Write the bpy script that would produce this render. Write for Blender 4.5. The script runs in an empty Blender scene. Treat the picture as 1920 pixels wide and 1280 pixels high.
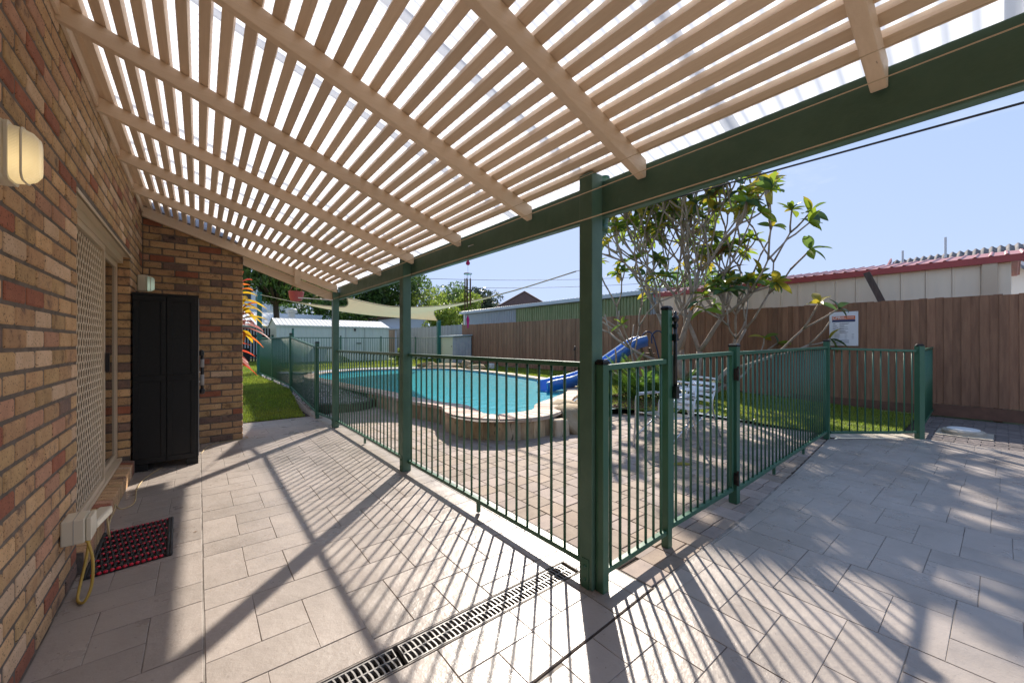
import bpy, bmesh, math, random
import numpy as np
from mathutils import Vector, Matrix
R = math.radians
sc = bpy.context.scene
COL = sc.collection
random.seed(7)

# ------------------------------------------------------------------ camera, sky, sun, exposure
cam = bpy.data.objects.new('camera', bpy.data.cameras.new('camera'))
COL.objects.link(cam)
cam.location = (0, 0, 1.33)
cam.rotation_euler = (R(90), 0, R(-38.61))
cam.data.sensor_width = 36
cam.data.lens = 36 * 735 / 1920
cam.data.shift_y = 3 / 1920
cam.data.clip_start = 0.05
cam.data.clip_end = 900
sc.camera = cam

SUN_AZ, SUN_EL = 44.5, 37.3          # clockwise from +Y, elevation
world = bpy.data.worlds.new('World'); sc.world = world
world.use_nodes = True
wn = world.node_tree.nodes; wl = world.node_tree.links
bg = wn['Background']
sky = wn.new('ShaderNodeTexSky'); sky.sky_type = 'NISHITA'; sky.sun_disc = False
sky.sun_elevation = R(SUN_EL); sky.sun_rotation = R(SUN_AZ)
sky.air_density = 1.0; sky.dust_density = 0.4; sky.ozone_density = 2.0; sky.altitude = 0
tc = wn.new('ShaderNodeTexCoord'); mp = wn.new('ShaderNodeMapping'); mp.inputs['Scale'].default_value = (1.2, 1.2, 3.5)
nz = wn.new('ShaderNodeTexNoise'); nz.inputs['Scale'].default_value = 2.2; nz.inputs['Detail'].default_value = 9; nz.inputs['Roughness'].default_value = .62
rp = wn.new('ShaderNodeValToRGB'); rp.color_ramp.elements[0].position = .56; rp.color_ramp.elements[1].position = .82
mx = wn.new('ShaderNodeMixRGB'); mx.inputs[2].default_value = (2.9, 3.0, 3.2, 1)
mu = wn.new('ShaderNodeMath'); mu.operation = 'MULTIPLY'; mu.inputs[1].default_value = .45
wl.new(tc.outputs['Generated'], mp.inputs[0]); wl.new(mp.outputs[0], nz.inputs['Vector']); wl.new(nz.outputs['Fac'], rp.inputs[0])
wl.new(rp.outputs[0], mu.inputs[0]); # thin high haze: each channel saturates softly towards a pale blue
ad_ = wn.new('ShaderNodeVectorMath'); ad_.operation = 'ADD'; ad_.inputs[1].default_value = (.8, .9, 1.2)
dv = wn.new('ShaderNodeVectorMath'); dv.operation = 'DIVIDE'; ml = wn.new('ShaderNodeVectorMath'); ml.operation = 'MULTIPLY'; ml.inputs[1].default_value = (1.72, 2.10, 3.05)
wl.new(sky.outputs[0], ad_.inputs[0]); wl.new(sky.outputs[0], dv.inputs[0]); wl.new(ad_.outputs[0], dv.inputs[1]); wl.new(dv.outputs[0], ml.inputs[0])
wl.new(mu.outputs[0], mx.inputs[0]); wl.new(ml.outputs[0], mx.inputs[1]); wl.new(mx.outputs[0], bg.inputs[0])
bg.inputs[1].default_value = 0.12

sl = bpy.data.lights.new('sun', 'SUN'); sl.energy = 2.6; sl.angle = R(1.0); sl.color = (1, .91, .79)
sun = bpy.data.objects.new('sun', sl); COL.objects.link(sun)
sun.rotation_euler = (R(90 - SUN_EL), 0, R(180 - SUN_AZ)); sun.location = (20, 20, 30)

sc.view_settings.view_transform = 'Standard'; sc.view_settings.look = 'None'
sc.view_settings.exposure = 1.74; sc.view_settings.gamma = 1
sc.view_settings.use_curve_mapping = False
sc.render.engine = 'CYCLES'
sc.cycles.use_denoising = True
sc.cycles.max_bounces = 10; sc.cycles.diffuse_bounces = 5; sc.cycles.glossy_bounces = 4
sc.cycles.transmission_bounces = 6; sc.cycles.transparent_max_bounces = 16
sc.cycles.sample_clamp_indirect = 6
sc.cycles.caustics_reflective = False; sc.cycles.caustics_refractive = False

# ------------------------------------------------------------------ materials
def S(r, g, b):
    f = lambda v: (v / 255 / 12.92) if v / 255 <= .04045 else ((v / 255 + .055) / 1.055) ** 2.4
    return (f(r), f(g), f(b), 1)
def C3(c): return (c[0], c[1], c[2], 1)
def M(name, col, col2=None, ns=8.0, rough=.7, rvar=.0, bump=0, bs=60, metal=0, obj=0.0, isl=0.0, stretch=None, speck=None,
      transl=0, ramp=(.35, .65), spec=.5, coat=0, bdist=.002, col3=None, col3s=1.3, col3r=(.5, .75)):
    m = bpy.data.materials.new(name); m.use_nodes = True
    n = m.node_tree.nodes; l = m.node_tree.links; b = n['Principled BSDF']
    b.inputs['Roughness'].default_value = rough; b.inputs['Metallic'].default_value = metal
    b.inputs['Specular IOR Level'].default_value = spec
    if coat: b.inputs['Coat Weight'].default_value = coat; b.inputs['Coat Roughness'].default_value = .25
    t = n.new('ShaderNodeTexCoord'); oi = n.new('ShaderNodeObjectInfo')
    va = n.new('ShaderNodeVectorMath'); va.operation = 'MULTIPLY_ADD'
    l.new(oi.outputs['Random'], va.inputs[0]); va.inputs[1].default_value = (37, 53, 71); l.new(t.outputs['Object'], va.inputs[2])
    vec = va.outputs[0]
    if stretch:
        mpn = n.new('ShaderNodeMapping'); mpn.inputs['Scale'].default_value = stretch; l.new(vec, mpn.inputs[0]); vec = mpn.outputs[0]
    def noise(s, d=5, r=.6):
        q = n.new('ShaderNodeTexNoise'); q.inputs['Scale'].default_value = s; q.inputs['Detail'].default_value = d
        q.inputs['Roughness'].default_value = r; l.new(vec, q.inputs['Vector']); return q.outputs['Fac']
    def rampf(src, a, c):
        q = n.new('ShaderNodeMapRange'); q.inputs[1].default_value = a; q.inputs[2].default_value = c; l.new(src, q.inputs[0]); return q.outputs[0]
    def mix(f, a, c, mode='MIX'):
        q = n.new('ShaderNodeMixRGB'); q.blend_type = mode
        if hasattr(f, 'links'): l.new(f, q.inputs[0])
        else: q.inputs[0].default_value = f
        for i, v in ((1, a), (2, c)):
            if hasattr(v, 'links'): l.new(v, q.inputs[i])
            else: q.inputs[i].default_value = C3(v)
        return q.outputs[0]
    out = C3(col)
    if col2: out = mix(rampf(noise(ns), *ramp), col, col2)
    if col3: out = mix(rampf(noise(col3s, 6, .65), *col3r), out, col3)
    if speck: out = mix(rampf(noise(speck[1], 2, .5), speck[2], speck[2] + .06), out, speck[0])
    if obj or isl:
        if obj: src = oi.outputs['Random']; amt = obj
        else:
            g = n.new('ShaderNodeNewGeometry'); src = g.outputs['Random Per Island']; amt = isl
        q = n.new('ShaderNodeMapRange'); q.inputs[3].default_value = 1 - amt; q.inputs[4].default_value = 1 + amt; l.new(src, q.inputs[0])
        cm = n.new('ShaderNodeVectorMath'); cm.operation = 'SCALE'
        if hasattr(out, 'links'): l.new(out, cm.inputs[0])
        else: cm.inputs[0].default_value = out[:3]
        l.new(q.outputs[0], cm.inputs['Scale']); out = cm.outputs[0]
    if hasattr(out, 'links'): l.new(out, b.inputs['Base Color'])
    else: b.inputs['Base Color'].default_value = C3(out)
    if rvar:
        q = n.new('ShaderNodeMapRange'); q.inputs[3].default_value = max(.05, rough - rvar); q.inputs[4].default_value = min(1, rough + rvar)
        q.inputs[1].default_value = .3; q.inputs[2].default_value = .7
        l.new(noise(ns * 1.7), q.inputs[0]); l.new(q.outputs[0], b.inputs['Roughness'])
    if bump:
        bn = n.new('ShaderNodeBump'); bn.inputs['Strength'].default_value = bump; bn.inputs['Distance'].default_value = bdist
        l.new(noise(bs, 6, .65), bn.inputs['Height']); l.new(bn.outputs[0], b.inputs['Normal'])
    if transl:
        tr = n.new('ShaderNodeBsdfTranslucent'); ms = n.new('ShaderNodeMixShader'); ms.inputs[0].default_value = transl
        if hasattr(out, 'links'): l.new(out, tr.inputs[0])
        else: tr.inputs[0].default_value = C3(out)
        l.new(b.outputs[0], ms.inputs[1]); l.new(tr.outputs[0], ms.inputs[2]); l.new(ms.outputs[0], n['Material Output'].inputs[0])
    return m

m_slab = M('painted_concrete', (.385, .338, .306), (.32, .28, .252), 2.4, .34, rvar=.12, bump=.7, bs=13, obj=.045, bdist=.008,
           col3=(.21, .185, .165), col3s=1.1, col3r=(.5, .85), speck=((.18, .16, .14), 70, .71))
m_groove = M('groove_concrete', (.30, .27, .245), (.14, .12, .105), 5, .7, ramp=(.4, .6))
m_paver = [M('paver_a', (.32, .255, .205), (.25, .195, .155), 14, .85, bump=.5, bs=150, obj=.14, speck=((.16, .12, .1), 120, .66)),
           M('paver_b', (.28, .225, .20), (.35, .28, .24), 10, .85, bump=.5, bs=150, obj=.14, speck=((.16, .12, .1), 120, .66)),
           M('paver_c', (.34, .265, .205), (.27, .205, .165), 9, .85, bump=.5, bs=150, obj=.12, speck=((.2, .15, .1), 120, .66))]
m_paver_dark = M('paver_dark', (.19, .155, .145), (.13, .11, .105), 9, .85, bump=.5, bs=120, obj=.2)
m_sandbed = M('joint_sand', (.07, .05, .038), (.035, .025, .02), 20, .95)
m_soil = M('soil', (.09, .06, .04), (.05, .035, .025), 6, .95, bump=.6, bs=30)
m_turf = M('turf_soil', (.13, .17, .03), (.10, .12, .03), 5, .95, bump=.5, bs=40)
m_grass = M('grass_blade', (.20, .29, .035), (.30, .34, .045), 1.2, .6, isl=.45, transl=.45, col3=(.20, .19, .05), col3s=.8, col3r=(.55, .8))
m_far = M('far_ground', (.09, .12, .04), (.12, .12, .07), .1, .95)
m_mortar = M('mortar', (.19, .155, .13), (.11, .09, .075), 14, .95, bump=.8, bs=80, bdist=.004)
def brickmat(n, a, b, c3=None, tight=.62):
    return M(n, a, b, 9, .9, bump=1.0, bs=95, obj=.13, bdist=.004, speck=((a[0] * .22, a[1] * .2, a[2] * .2), 105, tight), ramp=(.35, .62),
             col3=c3, col3s=9, col3r=(.54, .70))
m_bricks = [brickmat('brick_tan', (.66, .43, .235), (.55, .335, .17)),
            brickmat('brick_cream', (.70, .50, .34), (.62, .42, .265)),
            brickmat('brick_brown', (.46, .27, .14), (.58, .37, .20), (.17, .11, .08)),
            brickmat('brick_red', (.38, .14, .08), (.30, .105, .062)),
            brickmat('brick_flash', (.56, .34, .18), (.43, .245, .13), (.14, .095, .085)),
            brickmat('brick_purple', (.17, .115, .10), (.27, .165, .12), (.07, .055, .06)),
            brickmat('brick_pink', (.56, .30, .19), (.45, .24, .15)),
            brickmat('brick_gold', (.55, .36, .18), (.43, .27, .13), (.20, .12, .07))]
m_beige = M('beige_paint', (.80, .635, .475), (.755, .59, .43), 3, .55, bump=.8, bs=9, obj=.08, stretch=(1.6, 26, 26), speck=((.26, .17, .11), 2.2, .76), rvar=.1)
m_batten = M('beige_batten_paint', (.80, .64, .48), (.74, .58, .425), 3, .6, bump=.8, bs=9, obj=.13, stretch=(26, 1.3, 26), speck=((.26, .17, .11), 2.0, .75), rvar=.1)
m_cream_fr = M('cream_powder', (.62, .50, .36), None, rough=.4)
m_green_t = M('green_timber_paint', (.070, .145, .105), (.088, .175, .128), 6, .5, bump=.6, bs=45, rvar=.12, spec=.4, speck=((.10, .13, .09), 45, .78))
m_green = M('green_metal', (.034, .118, .070), (.040, .130, .078), 3, .36, rvar=.06, obj=.04)
m_green2 = M('teal_green_metal', (.02, .135, .105), None, rough=.4)
m_black = M('black_plastic', (.005, .005, .005), (.008, .008, .008), 30, .45, bump=.3, bs=120, spec=.35, rvar=.12)
m_blackm = M('black_metal', (.01, .01, .011), None, rough=.3)
m_rust = M('rusty_hinge', (.05, .022, .015), (.015, .012, .012), 40, .6)
m_grate = M('galvanised_grate', (.30, .29, .285), (.20, .195, .19), 25, .45, metal=.35)
m_void = M('dark_void', (.012, .011, .01), None, rough=.95)
m_glass_d = None
m_steel = M('aluminium', (.68, .68, .70), None, rough=.28, metal=.9)
m_fence = M('brown_paling', (.33, .172, .100), (.235, .118, .070), 3.0, .8, bump=.7, bs=22, obj=.2, stretch=(6, 6, .7), speck=((.04, .022, .016), 3.2, .74))
m_fence_dk = M('brown_rail', (.19, .092, .058), (.14, .068, .044), 3, .8, bump=.5, bs=22, stretch=(1, 3, 3))
m_fence_g = M('grey_paling', (.40, .41, .42), (.30, .31, .32), 3, .85, obj=.15, stretch=(6, 6, .7))
m_fence_t = M('tan_paling', (.42, .30, .20), (.34, .24, .16), 3, .85, obj=.15, stretch=(6, 6, .7))
m_fence_b = M('black_paling', (.035, .028, .026), None, rough=.8, obj=.3)
m_cream_sheet = M('cream_steel', (.86, .75, .58), (.81, .70, .54), 2, .5, stretch=(3, 3, .4))
m_red_steel = M('red_steel', (.42, .07, .065), (.36, .06, .055), 3, .45)
m_red_roof = M('red_roof_steel', (.42, .16, .15), (.36, .14, .13), 3, .45)
m_gutter = M('pale_blue_gutter', (.50, .56, .60), None, rough=.5)
m_corr_blue = M('weathered_blue_sheet', (.33, .40, .43), (.40, .45, .46), 5, .6, stretch=(2, 2, .5))
m_corr_green = M('weathered_green_sheet', (.20, .27, .12), (.27, .33, .17), 4, .6, stretch=(2, 2, .5))
m_asb = M('grey_fibro_roof', (.26, .24, .23), (.11, .10, .10), 3, .9, bump=.4, bs=20)
m_white = M('white_paint', (.75, .75, .75), None, rough=.5)
m_shed = M('pale_green_steel', (.66, .69, .62), (.60, .63, .57), 2, .5, stretch=(3, 3, .4))
m_shed_d = M('shed_rib', (.40, .42, .38), None, rough=.5)
m_shed_y = M('shed_gable_steel', (.66, .62, .42), None, rough=.55)
m_shed_roof = M('shed_roof_steel', (.66, .66, .64), None, rough=.45)
m_blue_wall = M('pale_blue_wall', (.55, .62, .72), None, rough=.7)
m_terra = M('terracotta_tile', (.17, .085, .06), (.10, .06, .05), 6, .8, bump=.5, bs=8)
m_sail = M('sail_cloth', (.62, .52, .34), (.56, .46, .30), 14, .9, transl=.35)
m_rope = M('cream_cord', (.62, .50, .34), None, rough=.7)
m_cable = M('black_cable', (.02, .02, .022), None, rough=.5)
m_slide = M('blue_fibreglass', (.035, .16, .55), (.045, .18, .60), 3, .3, coat=.3)
m_slide_w = M('slide_edge', (.75, .83, .95), None, rough=.35)
m_copg = [M('coping_pink', (.56, .38, .30), (.46, .30, .235), 9, .8, bump=.4, bs=90, obj=.14),
          M('coping_cream', (.64, .52, .42), (.52, .40, .32), 9, .8, bump=.4, bs=90, obj=.12)]
m_stone = [M('wall_stone_a', (.52, .38, .23), (.32, .22, .13), 5, .9, bump=.9, bs=24, obj=.2, bdist=.01, stretch=(2, 2, .7), speck=((.10, .075, .05), 9, .66)),
           M('wall_stone_b', (.56, .46, .34), (.40, .31, .22), 5, .9, bump=.9, bs=24, obj=.2, bdist=.01, stretch=(2, 2, .7), speck=((.12, .09, .06), 9, .66))]
m_rock = M('sandstone_boulder', (.42, .33, .22), (.30, .22, .13), 2.4, .9, bump=1, bs=14, bdist=.02, speck=((.16, .12, .07), 8, .70), col3=(.34, .21, .08), col3s=1.6)
m_step = M('dark_edging_stone', (.12, .11, .085), (.07, .065, .05), 5, .9, bump=.8, bs=24, obj=.25, bdist=.01)
m_gravel = M('gravel_stone', (.30, .28, .27), None, rough=.85, isl=.5)
m_shell = M('pool_interior', (.35, .80, .86), (.28, .74, .82), 2, .6)
m_bark = M('grey_bark', (.42, .34, .275), (.28, .215, .165), 6, .9, bump=1, bs=30, bdist=.008, speck=((.40, .35, .30), 14, .66))
m_bark_d = M('dark_bark', (.07, .05, .035), (.04, .03, .022), 5, .9)
def leafm(n, a, b, tr=.45, isl=.35, rough=.4): return M(n, a, b, 3.0, rough, isl=isl, transl=tr)
m_lf = {'green': leafm('leaf_green', (.13, .22, .05), (.18, .27, .06), .45, .25), 'deep': leafm('leaf_deep', (.055, .11, .045), (.08, .14, .06), .3, .2),
        'lime': leafm('leaf_lime', (.26, .34, .03), (.20, .29, .03), .55, .25), 'yellow': leafm('leaf_yellow', (.42, .34, .03), (.36, .31, .04), .5, .25),
        'brown': leafm('leaf_brown', (.26, .13, .04), (.18, .09, .03), .3, .2)}
m_tree_dark = leafm('foliage_dark', (.065, .135, .03), (.13, .22, .045), .5, .8)
m_tree_mid = leafm('foliage_mid', (.12, .20, .04), (.075, .13, .035), .5, .6)
m_tree_lime = leafm('foliage_lime', (.27, .34, .045), (.16, .24, .04), .55, .5)
m_tree_fig = leafm('foliage_fig', (.075, .10, .05), (.05, .07, .04), .3, .5)
m_palm = leafm('palm_leaf', (.12, .23, .025), (.07, .14, .025), .5, .4)
m_cord = [leafm('cordyline_red', (.50, .07, .03), (.40, .05, .03), .6, .25), leafm('cordyline_orange', (.62, .22, .03), (.60, .12, .03), .6, .25),
          leafm('cordyline_yellow', (.55, .36, .02), (.40, .28, .02), .6, .25), leafm('cordyline_pink', (.42, .18, .18), (.28, .10, .09), .5, .25)]
m_pink = M('pink_plastic', (.62, .16, .19), (.55, .14, .17), 6, .45)
m_mag = M('magenta_bead', (.45, .02, .20), None, rough=.15)
m_plast = M('cream_plastic', (.66, .60, .47), None, rough=.35)
m_cord_y = M('yellow_cord', (.50, .33, .06), None, rough=.45)
m_cord_b = M('beige_cord', (.50, .38, .20), None, rough=.5)
m_rub = M('black_rubber', (.022, .02, .02), (.03, .027, .027), 20, .6)
m_bead = M('red_bead', (.62, .012, .04), None, rough=.35)
m_signw = M('sign_white', (.80, .80, .86), None, rough=.4)
m_signo = M('sign_orange', (.72, .17, .05), None, rough=.4)
m_signb = M('sign_navy', (.03, .05, .15), None, rough=.4)
m_ink = M('sign_ink', (.10, .10, .16), None, rough=.5)
m_wood_old = M('old_timber', (.13, .10, .085), (.07, .055, .05), 5, .9, bump=.8, bs=20, stretch=(5, 5, .7))
m_conc = M('raw_concrete', (.48, .42, .34), (.36, .31, .25), 8, .9, bump=.5, bs=60)
m_mulch = M('bark_mulch', (.14, .055, .03), (.07, .03, .02), 30, .95, isl=.4)
m_chime = M('chime_tube', (.10, .075, .06), None, rough=.35, metal=.6)
m_wood = M('slide_post_timber', (.20, .13, .085), (.13, .085, .055), 6, .85)
m_handle = M('grey_grip', (.30, .30, .31), None, rough=.4)
m_wirebl = M('navy_tube', (.02, .035, .10), None, rough=.35)

def special():
    # window glass
    g = bpy.data.materials.new('door_glass'); g.use_nodes = True; b = g.node_tree.nodes['Principled BSDF']
    b.inputs['Base Color'].default_value = (.55, .56, .55, 1); b.inputs['Roughness'].default_value = .02
    b.inputs['Transmission Weight'].default_value = 1.0; b.inputs['IOR'].default_value = 1.45
    # roof sheet
    p = bpy.data.materials.new('translucent_sheet'); p.use_nodes = True; n = p.node_tree.nodes; l = p.node_tree.links
    b2 = n['Principled BSDF']; b2.inputs['Base Color'].default_value = (.80, .82, .85, 1); b2.inputs['Roughness'].default_value = .35
    tr = n.new('ShaderNodeBsdfTranslucent'); tr.inputs[0].default_value = (.58, .60, .64, 1)
    ms = n.new('ShaderNodeMixShader'); ms.inputs[0].default_value = .80
    l.new(b2.outputs[0], ms.inputs[1]); l.new(tr.outputs[0], ms.inputs[2]); l.new(ms.outputs[0], n['Material Output'].inputs[0])
    # water
    w = bpy.data.materials.new('pool_water'); w.use_nodes = True; n = w.node_tree.nodes; l = w.node_tree.links
    n.remove(n['Principled BSDF'])
    tp = n.new('ShaderNodeBsdfTransparent'); tp.inputs[0].default_value = (.62, .97, .99, 1)
    df = n.new('ShaderNodeBsdfDiffuse'); df.inputs[0].default_value = (.035, .66, .78, 1)
    mm = n.new('ShaderNodeMixShader'); mm.inputs[0].default_value = .42
    gl = n.new('ShaderNodeBsdfGlossy'); gl.inputs['Roughness'].default_value = .14
    fr = n.new('ShaderNodeFresnel'); fr.inputs[0].default_value = 1.33
    fm = n.new('ShaderNodeMath'); fm.operation = 'MULTIPLY'; fm.inputs[1].default_value = .85
    m2 = n.new('ShaderNodeMixShader'); nzz = n.new('ShaderNodeTexNoise'); nzz.inputs['Scale'].default_value = 4.5; nzz.inputs['Detail'].default_value = 6
    tcx = n.new('ShaderNodeTexCoord'); bmp = n.new('ShaderNodeBump'); bmp.inputs['Strength'].default_value = .55; bmp.inputs['Distance'].default_value = .05
    l.new(tcx.outputs['Object'], nzz.inputs['Vector']); l.new(nzz.outputs['Fac'], bmp.inputs['Height'])
    l.new(bmp.outputs[0], gl.inputs['Normal']); l.new(bmp.outputs[0], fr.inputs['Normal'])
    l.new(tp.outputs[0], mm.inputs[1]); l.new(df.outputs[0], mm.inputs[2]); l.new(mm.outputs[0], m2.inputs[1]); l.new(gl.outputs[0], m2.inputs[2])
    l.new(fr.outputs[0], fm.inputs[0]); l.new(fm.outputs[0], m2.inputs[0]); l.new(m2.outputs[0], n['Material Output'].inputs[0])
    # lamp lenses
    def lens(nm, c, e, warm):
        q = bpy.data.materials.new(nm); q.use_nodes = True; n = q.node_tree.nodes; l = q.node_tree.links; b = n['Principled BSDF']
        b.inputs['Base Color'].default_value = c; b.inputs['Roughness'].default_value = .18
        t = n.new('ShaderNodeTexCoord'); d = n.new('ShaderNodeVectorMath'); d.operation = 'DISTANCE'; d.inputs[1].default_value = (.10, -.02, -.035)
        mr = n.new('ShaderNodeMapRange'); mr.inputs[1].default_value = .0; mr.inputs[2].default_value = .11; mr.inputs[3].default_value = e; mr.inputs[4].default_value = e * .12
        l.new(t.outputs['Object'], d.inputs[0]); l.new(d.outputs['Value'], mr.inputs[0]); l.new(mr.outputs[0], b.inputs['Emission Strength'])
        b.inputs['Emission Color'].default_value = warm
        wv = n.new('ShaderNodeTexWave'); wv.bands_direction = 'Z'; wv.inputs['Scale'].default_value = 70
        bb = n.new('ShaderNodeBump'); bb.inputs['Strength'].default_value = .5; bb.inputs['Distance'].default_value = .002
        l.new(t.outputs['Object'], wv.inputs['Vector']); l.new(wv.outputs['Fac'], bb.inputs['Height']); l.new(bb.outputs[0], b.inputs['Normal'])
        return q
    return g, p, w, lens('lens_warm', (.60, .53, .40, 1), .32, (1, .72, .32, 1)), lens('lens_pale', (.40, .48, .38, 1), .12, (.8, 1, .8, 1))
m_glass, m_sheet, m_water, m_lensw, m_lensg = special()

# ------------------------------------------------------------------ geometry helpers
class MB:
    def __init__(s): s.v = []; s.f = []; s.mi = []
    def add(s, vs, fs, mi=0):
        k = len(s.v); s.v += [tuple(p) for p in vs]; s.f += [tuple(i + k for i in f) for f in fs]; s.mi += [mi] * len(fs); return s
    def box(s, x0, x1, y0, y1, z0, z1, mi=0):
        v = [(x0, y0, z0), (x1, y0, z0), (x1, y1, z0), (x0, y1, z0), (x0, y0, z1), (x1, y0, z1), (x1, y1, z1), (x0, y1, z1)]
        return s.add(v, [(0, 3, 2, 1), (4, 5, 6, 7), (0, 1, 5, 4), (1, 2, 6, 5), (2, 3, 7, 6), (3, 0, 4, 7)], mi)
    def hexa(s, b, t, mi=0):
        return s.add(list(b) + list(t), [(3, 2, 1, 0), (4, 5, 6, 7), (0, 1, 5, 4), (1, 2, 6, 5), (2, 3, 7, 6), (3, 0, 4, 7)], mi)
    def prism(s, poly, z0, z1, b=0.0, mi=0):
        n = len(poly)
        if b:
            c = Vector((sum(p[0] for p in poly) / n, sum(p[1] for p in poly) / n))
            ins = []
            for i in range(n):
                p = Vector(poly[i][:2]); a = Vector(poly[i - 1][:2]); d = Vector(poly[(i + 1) % n][:2])
                e1 = (p - a).normalized(); e2 = (d - p).normalized(); n1 = Vector((-e1.y, e1.x)); n2 = Vector((-e2.y, e2.x))
                q = (n1 + n2); q = q / max(.3, (1 + n1.dot(n2))) * b; ins.append((p.x + q.x, p.y + q.y))
            v = [(p[0], p[1], z0) for p in poly] + [(p[0], p[1], z1 - b) for p in poly] + [(p[0], p[1], z1) for p in ins]
            f = []
            for k in (0, n): f += [(k + i, k + (i + 1) % n, k + n + (i + 1) % n, k + n + i) for i in range(n)]
            f += [tuple(2 * n + i for i in range(n))]
        else:
            v = [(p[0], p[1], z0) for p in poly] + [(p[0], p[1], z1) for p in poly]
            f = [(i, (i + 1) % n, n + (i + 1) % n, n + i) for i in range(n)] + [tuple(n + i for i in range(n)), tuple(reversed(range(n)))]
        return s.add(v, f, mi)
    def beam(s, p0, p1, w, h, up=(0, 0, 1), mi=0):
        p0 = Vector(p0); p1 = Vector(p1); d = (p1 - p0).normalized(); u = Vector(up)
        if abs(d.dot(u)) > .98: u = Vector((1, 0, 0))
        a = d.cross(u).normalized(); u = a.cross(d).normalized()
        q = [(-a * w + -u * h) / 2, (a * w - u * h) / 2, (a * w + u * h) / 2, (-a * w + u * h) / 2]
        v = [p0 + k for k in q] + [p1 + k for k in q]
        return s.add(v, [(3, 2, 1, 0), (4, 5, 6, 7), (0, 1, 5, 4), (1, 2, 6, 5), (2, 3, 7, 6), (3, 0, 4, 7)], mi)
    def tube(s, pts, r, n=8, caps=True, mi=0):
        pts = [Vector(p) for p in pts]; k0 = len(s.v); m = len(pts)
        rs = r if isinstance(r, (list, tuple)) else [r] * m
        d = (pts[1] - pts[0]).normalized(); u = Vector((0, 0, 1)) if abs(d.z) < .9 else Vector((1, 0, 0))
        a = d.cross(u).normalized()
        for i, p in enumerate(pts):
            t = (pts[min(i + 1, m - 1)] - pts[max(i - 1, 0)]).normalized()
            a = (a - t * a.dot(t)).normalized(); b = t.cross(a)
            for j in range(n):
                an = 2 * math.pi * j / n; s.v.append(tuple(p + (a * math.cos(an) + b * math.sin(an)) * rs[i]))
        for i in range(m - 1):
            for j in range(n):
                s.f.append((k0 + i * n + j, k0 + i * n + (j + 1) % n, k0 + (i + 1) * n + (j + 1) % n, k0 + (i + 1) * n + j)); s.mi.append(mi)
        if caps:
            s.f.append(tuple(k0 + j for j in reversed(range(n)))); s.f.append(tuple(k0 + (m - 1) * n + j for j in range(n))); s.mi += [mi, mi]
        return s
    def lathe(s, prof, c=(0, 0, 0), n=20, mi=0):
        k0 = len(s.v)
        for r, z in prof:
            for j in range(n):
                a = 2 * math.pi * j / n; s.v.append((c[0] + r * math.cos(a), c[1] + r * math.sin(a), c[2] + z))
        for i in range(len(prof) - 1):
            for j in range(n):
                s.f.append((k0 + i * n + j, k0 + i * n + (j + 1) % n, k0 + (i + 1) * n + (j + 1) % n, k0 + (i + 1) * n + j)); s.mi.append(mi)
        s.f.append(tuple(k0 + j for j in reversed(range(n)))); s.f.append(tuple(k0 + (len(prof) - 1) * n + j for j in range(n))); s.mi += [mi, mi]
        return s
    def mesh(s, name, mats, org=(0, 0, 0), smooth=False):
        me = bpy.data.meshes.new(name); o = Vector(org)
        me.from_pydata([(p[0] - o.x, p[1] - o.y, p[2] - o.z) for p in s.v], [], s.f)
        mats = mats if isinstance(mats, (list, tuple)) else [mats]
        for m in mats: me.materials.append(m)
        if len(mats) > 1: me.polygons.foreach_set('material_index', s.mi)
        if smooth: me.polygons.foreach_set('use_smooth', [True] * len(me.polygons))
        me.update(); return me

WP = {}                                                # world position of every object
def wp(o): return WP.get(o.name, Vector((0, 0, 0))) if o else Vector((0, 0, 0))
def place(name, me, parent=None, loc=None, rz=0, scale=None):
    o = bpy.data.objects.new(name, me); COL.objects.link(o)
    p = wp(parent); L = Vector(loc) if loc is not None else p
    o.parent = parent; o.location = L - p; o.rotation_euler.z = rz
    if scale: o.scale = scale
    WP[o.name] = L; return o
def part(name, mb, mats, parent=None, org=None, smooth=False):
    """one mesh object, vertices given in world coordinates"""
    L = Vector(org) if org is not None else wp(parent)
    return place(name, mb.mesh(name, mats, L, smooth), parent, L)
def thing(name, label, cat, loc=(0, 0, 0), group=None):
    o = place(name, None, None, loc); o['label'] = label; o['category'] = cat
    if group: o['group'] = group
    o.empty_display_size = .1; return o
def tag(o, label, cat, group=None):
    o['label'] = label; o['category'] = cat
    if group: o['group'] = group
    return o
def struct(name, mb, mats, org=None, smooth=False):
    o = part(name, mb, mats, None, org if org else (0, 0, 0), smooth); o['kind'] = 'structure'; return o
def stuff(o): o['kind'] = 'stuff'; return o
def shade_bevel(o, w=.004, seg=2):
    md = o.modifiers.new('bevel', 'BEVEL'); md.width = w; md.segments = seg; md.limit_method = 'ANGLE'; md.angle_limit = R(40); return o
def beveled_box(name, dx, dy, dz, b, mat, seg=1):
    bm = bmesh.new(); bmesh.ops.create_cube(bm, size=1)
    for v in bm.verts: v.co = Vector((v.co.x * dx, v.co.y * dy, v.co.z * dz))
    bmesh.ops.bevel(bm, geom=list(bm.edges), offset=b, segments=seg, affect='EDGES', profile=.5)
    me = bpy.data.meshes.new(name); bm.to_mesh(me); bm.free(); me.materials.append(mat); return me
def inside(x, y, poly):
    r = False; j = len(poly) - 1
    for i in range(len(poly)):
        xi, yi = poly[i][:2]; xj, yj = poly[j][:2]
        if (yi > y) != (yj > y) and x < (xj - xi) * (y - yi) / (yj - yi) + xi: r = not r
        j = i
    return r
def sm(a, b, x):
    t = min(1, max(0, (x - a) / (b - a))); return t * t * (3 - 2 * t)
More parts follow.
